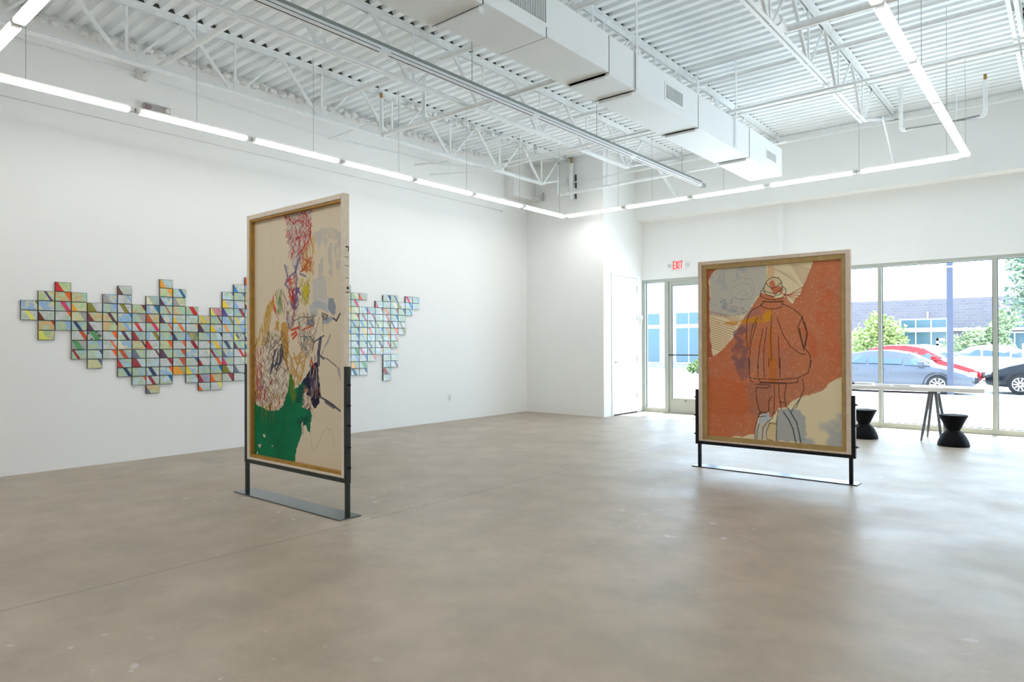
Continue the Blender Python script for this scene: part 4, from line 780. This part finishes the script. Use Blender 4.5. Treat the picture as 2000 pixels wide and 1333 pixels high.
# cars
TIRE = mat('tyre', (16, 17, 20), .8); RIM = mat('wheel_rim', (200, 202, 206), .3, .7); CGL = mat('car_glass', (58, 78, 104), .2); HLAMP = mat('headlamp', (210, 214, 220), .2); DARKP = mat('car_trim_dark', (22, 24, 28), .6)
def car(label, colour, x, yy, facing, hs=1., L=4.7, suv=False, metal=.4):
    t_ = thing('car', label, 'car', (x, yy, GZ), 0 if facing > 0 else PI, group='parked cars'); C_ = mat('car_paint_%d' % len(bpy.data.materials), colour, .28, metal)
    S = [(-.5, .42, .80, .86, .60, .5), (-.485, .3, .92, .98, .76, .6), (-.40, .24, .98, 1.05, .86, .62), (-.335, .22, .99, 1.10, .88, .62), (-.22, .2, .98, 1.36, .90, .56), (-.12, .2, .96, 1.44, .90, .56), (.0, .2, .94, 1.45, .90, .56), (.10, .2, .93, 1.38, .90, .56),
         (.17, .2, .92, 1.24, .90, .58), (.265, .2, .92, .96, .89, .66), (.36, .22, .81, .85, .87, .66), (.44, .24, .68, .72, .80, .6), (.485, .28, .58, .62, .70, .5), (.5, .34, .50, .53, .58, .4)]
    if suv: S = [(a, b_, c*1.06, (d_*1.1 if d_ > 1.08 else d_*1.06), e, f_) for a, b_, c, d_, e, f_ in S]; S[2] = (-.42, .24, 1.04, 1.5, .86, .6); S[3] = (-.36, .22, 1.04, 1.6, .88, .58)
    rings = []; m = MB()
    for (sx, zl, zb, zr, wb, wr) in S:
        rings.append([(sx*L, s*w, z*hs) for s, w, z in ((-1, wb*.9, zl), (-1, wb, zl+.15), (-1, wb, zb-.12), (-1, wb*.95, zb), (-1, wr+.02 if zr > zb+.1 else wr+.1, zr-.03), (-1, wr*.6, zr), (1, wr*.6, zr), (1, wr+.02 if zr > zb+.1 else wr+.1, zr-.03), (1, wb*.95, zb), (1, wb, zb-.12), (1, wb, zl+.15), (1, wb*.9, zl))])
    n = 12
    for r_ in rings: m.v += r_
    for k in range(len(rings)-1):
        for j in range(n): a = k*n+j; b_ = k*n+(j+1) % n; m.f.append((a, b_, b_+n, a+n)); m.mi.append(0)
    m.f += [tuple(range(n)), tuple(range(len(rings)*n-1, (len(rings)-1)*n-1, -1))]; m.mi += [0, 0]
    m.f = [tuple(reversed(f_)) for f_ in m.f]
    o = m.build('body', C_, t_, smooth=True)
    def lerp(a, b_, t): return tuple(a[i]+(b_[i]-a[i])*t for i in range(3))
    def pane(nm, q, off, u0=.06, u1=.94, v0=.12, v1=.88):
        A_, B_, C2, D_ = q; g = []
        for u, v in ((u0, v0), (u1, v0), (u1, v1), (u0, v1)): g.append(tuple(np.array(lerp(lerp(A_, B_, u), lerp(D_, C2, u), v))+off))
        mm = MB(); i = len(mm.v); mm.v += g+[tuple(np.array(p)-np.array(off)*1.5) for p in g]; mm.f += [(0, 1, 2, 3), (7, 6, 5, 4), (0, 4, 5, 1), (1, 5, 6, 2), (2, 6, 7, 3), (3, 7, 4, 0)]; mm.mi += [0]*6
        mm.build(nm, CGL, t_)
    ks, ke = (2 if suv else 3), 9
    for s, (jb, jt) in ((-1, (3, 4)), (1, (8, 7))):
        for (ka, kb) in (((ks, 5), (5, 7), (7, 9)) if suv else ((3, 5), (5, 7), (7, 9))):
            pts = [rings[k][jb] for k in range(ka, kb+1)]+[rings[k][jt] for k in range(kb, ka-1, -1)]
            c = np.mean(pts, axis=0); pts = [tuple(c+(np.array(p)-c)*np.array([.93, 1, .78])+np.array([0, s*.012, 0])) for p in pts]
            mm = MB(); mm.poly(pts); i = len(pts); mm.v += [(p[0], p[1]-s*.03, p[2]) for p in pts]; mm.f += [(k, (k+1) % i, i+(k+1) % i, i+k) for k in range(i)]; mm.mi += [0]*i; mm.build('side_window', CGL, t_)
    pane('windscreen', (rings[9][5], rings[9][6], rings[7][6], rings[7][5]), np.array([.012, 0, .012]), -.3, 1.3)
    pane('rear_window', (rings[4][5], rings[4][6], rings[3][6], rings[3][5]), np.array([-.012, 0, .012]), -.2, 1.2)
    for wx in (-.30, .30):
        for s in (-1, 1):
            y0 = s*.80
            w_ = MB().lathe([(.30, -.11), (.33, -.08), (.33, .08), (.30, .11)], n=28, axis='y', cx=wx*L, cy=y0, cz=.335).build('wheel', TIRE, t_, smooth=True)
            mm = MB(); mm.lathe([(.205, 0), (.22, .004)], n=24, axis='y', cx=wx*L, cy=y0+s*.108, cz=.335); mm.build('hub_back', DARKP, w_)
            mm = MB()
            for q in range(10):
                a = 2*PI*q/10; mm.bar((wx*L+.03*math.cos(a), y0+s*.118, .335+.03*math.sin(a)), (wx*L+.205*math.cos(a), y0+s*.118, .335+.205*math.sin(a)), .034, .012, up=(0, 1, 0))
            mm.tube([(wx*L+.21*math.cos(2*PI*q/24), y0+s*.118, .335+.21*math.sin(2*PI*q/24)) for q in range(25)], .012, n=6, cap=False); mm.build('rim', RIM, w_)
            mm = MB(); pp = [(wx*L+.39*math.cos(PI*q/14), s*.902, .335+.39*math.sin(PI*q/14)) for q in range(15)]; mm.tube(pp, .018, n=6); mm.build('wheel_arch', DARKP, t_)
    for s in (-1, 1):
        MB().box(.445*L, .487*L, s*.5, s*.72, .60*hs, .70*hs).build('headlight', HLAMP, t_, bevel=.02); MB().box(-.502*L, -.47*L, s*.5, s*.74, .72*hs, .84*hs).build('taillight', mat('tail_red', (190, 40, 44), .3), t_, bevel=.02)
        MB().box(.19*L, .225*L, s*.90, s*1.04, .96*hs, 1.08*hs).build('side_mirror', C_, t_, bevel=.03)
        for dx in (-.04, -.21): MB().box(dx*L, dx*L+.16, s*.905, s*.925, .80*hs, .83*hs).build('door_handle', C_, t_)
    MB().box(.485*L, .503*L, -.4, .4, .42*hs, .56*hs).build('grille', DARKP, t_)
    return t_
car('silver grey sedan parked nearest, facing right, behind the pole', (84, 89, 100), -4.85, 26.1, 1, 1.0, 4.85)
car('red car parked behind the silver sedan with its nose showing', (170, 20, 30), -4.9, 29.2, 1, 1.12, 4.75, metal=.1)
car('white car with dark side windows parked beyond the red car', (236, 238, 240), -4.95, 33.6, 1, 1.12, 4.8, metal=0)
car('white car parked furthest back near the right window mullion', (236, 238, 240), -2.6, 36.6, 1, 1.1, 4.7, metal=0)
car('dark blue grey car facing left with silver ten spoke wheels', (22, 27, 36), (.06), 27.8, -1, 1.05, 4.75, suv=True)
# poles, trees, hedges
t_ = thing('lamp_post', 'grey square lamp post in front of the silver sedan', 'lamp post', (-2.86, 23.7, GZ)); PM = mat('post_grey', (60, 66, 86), .6)
MB().box(-.075, .075, -.075, .075, 0, 4.1).build('post', PM, t_); MB().box(-.16, .16, -.16, .16, 0, .04).build('base_plate', PM, t_); MB().box(-.085, .085, -.085, .085, 3.92, 3.96).build('collar', WTRIM, t_)
t_ = thing('parking_sign', 'small white sign on a post beside the far white cars', 'sign', (-1.35, 31.0, GZ)); MB().tube([(0, 0, 0), (0, 0, 1.7)], .03).build('sign_post', WTRIM, t_); MB().box(-.16, .16, -.04, -.02, .95, 1.65).build('sign_panel', WTRIM, t_)
MB().box(-.05, .05, -.045, -.04, 1.42, 1.54).box(-.05, .05, -.045, -.04, 1.05, 1.12).build('sign_mark', DARKP, t_); MB().box(-.05, .05, -.045, -.04, 1.2, 1.32).build('sign_mark_red', mat('sign_red', (220, 80, 90), .5), t_)
def tree(label, x, y, z0, blobs, colour, c2, n=2600, trunk=.07, ls=.11, seed=1):
    t_ = thing('tree', label, 'tree', (x, y, GZ)); r = random.Random(seed); m = MB()
    zc = min(b_[2]-b_[3] for b_ in blobs)
    m.tube([(0, 0, 0), (.05, 0, zc*.6), (0, 0, zc+.2)], trunk, n=8, rr=[trunk*1.2, trunk, trunk*.7])
    for b_ in blobs: m.tube([(0, 0, max(.2, zc*.6)), (b_[0]*.5, b_[1]*.5, (zc+b_[2])/2), (b_[0], b_[1], b_[2])], .03, n=6)
    m.build('trunk', mat('bark', (110, 96, 86), .9), t_, smooth=True)
    m = MB()
    for _ in range(n):
        b_ = r.choices(blobs, [q[3]**2 for q in blobs])[0]
        while True:
            d = Vector((r.uniform(-1, 1), r.uniform(-1, 1), r.uniform(-1, 1)))
            if .25 < d.length < 1: break
        p = Vector(b_[:3])+d*b_[3]*(.75+.35*r.random()); u = Vector((r.uniform(-1, 1), r.uniform(-1, 1), r.uniform(-.6, .6))).normalized(); v = u.cross(Vector((r.uniform(-1, 1), r.uniform(-1, 1), r.uniform(-1, 1)))).normalized(); s = ls*r.uniform(.6, 1.3)
        m.poly([p-u*s, p-v*s*.5, p+u*s, p+v*s*.5], r.randint(0, 1))
    m.build('foliage', [mat('leaf', colour, .6), mat('leaf_light', c2, .6)], t_)
tree('small yellow green tree in front of the brick shop', -8.2, 40.2, GZ, [(0, 0, 1.9, 1.1), (.6, 0, 2.3, .9), (-.7, 0, 1.7, .9), (.9, .1, 1.6, .7), (.1, 0, 2.8, .6)], (132, 150, 88), (166, 178, 110), 3000, seed=3)
tree('tall pale leafy tree seen through the rightmost window', -1.15, 31.3, GZ, [(0, 0, 3.4, 1.0), (.9, 0, 4.2, 1.1), (-.2, .2, 4.6, .8), (1.6, 0, 3.0, 1.1), (.4, 0, 2.4, .7), (1.9, 0, 4.4, 1.)], (96, 122, 108), (136, 156, 124), 4200, seed=5)
tree('low bushy pale tree between the lamp post and right mullion', -3.9, 41.6, GZ, [(0, 0, 1.8, .8), (.8, 0, 1.5, .8), (-.9, 0, 1.5, .7), (.9, 0, 2.3, .6), (1.3, 0, 2.9, .6)], (128, 148, 112), (160, 172, 132), 2400, seed=8)
tree('faint shrubby tree at the left, beside the yellow green tree', -11.6, 41.3, GZ, [(0, 0, 1.4, .8), (.3, 0, 2.0, .6)], (96, 106, 92), (130, 132, 124), 1200, seed=9)
tree('small green shrub seen through the glass door', -16.4, 36.2, GZ, [(0, 0, .45, .45), (.6, 0, .35, .4), (-.5, 0, .3, .3)], (92, 116, 70), (124, 142, 90), 900, seed=10)
tree('low green hedge strip behind the dark car', .2, 31.9, GZ, [(k*.5, 0, .45, .4) for k in range(-3, 7)], (64, 88, 84), (86, 108, 96), 2200, seed=12)
# ------------------------------------------------------------------ light
W = bpy.data.worlds.new('sky'); SC.world = W; W.use_nodes = True; bg = W.node_tree.nodes['Background']; bg.inputs[0].default_value = (.76, .93, 1.16, 1); bg.inputs[1].default_value = 4.9
s_ = bpy.data.lights.new('sun', 'SUN'); s_.energy = 16; s_.angle = .009; s_.color = (1, 1, 1); so = bpy.data.objects.new('sun', s_); COL.objects.link(so)
dirv = Vector((-.03, -1.0, -2.28)).normalized(); so.rotation_euler = dirv.to_track_quat('-Z', 'Y').to_euler()
pl = bpy.data.lights.new('window_portal', 'AREA'); pl.shape = 'RECTANGLE'; pl.size = XR_-BX; pl.size_y = 2.8; pl.cycles.is_portal = True
po = bpy.data.objects.new('window_portal', pl); COL.objects.link(po); po.location = ((XR_+BX)/2, 12.75, 1.4); po.rotation_euler = (-PI/2, 0, 0)
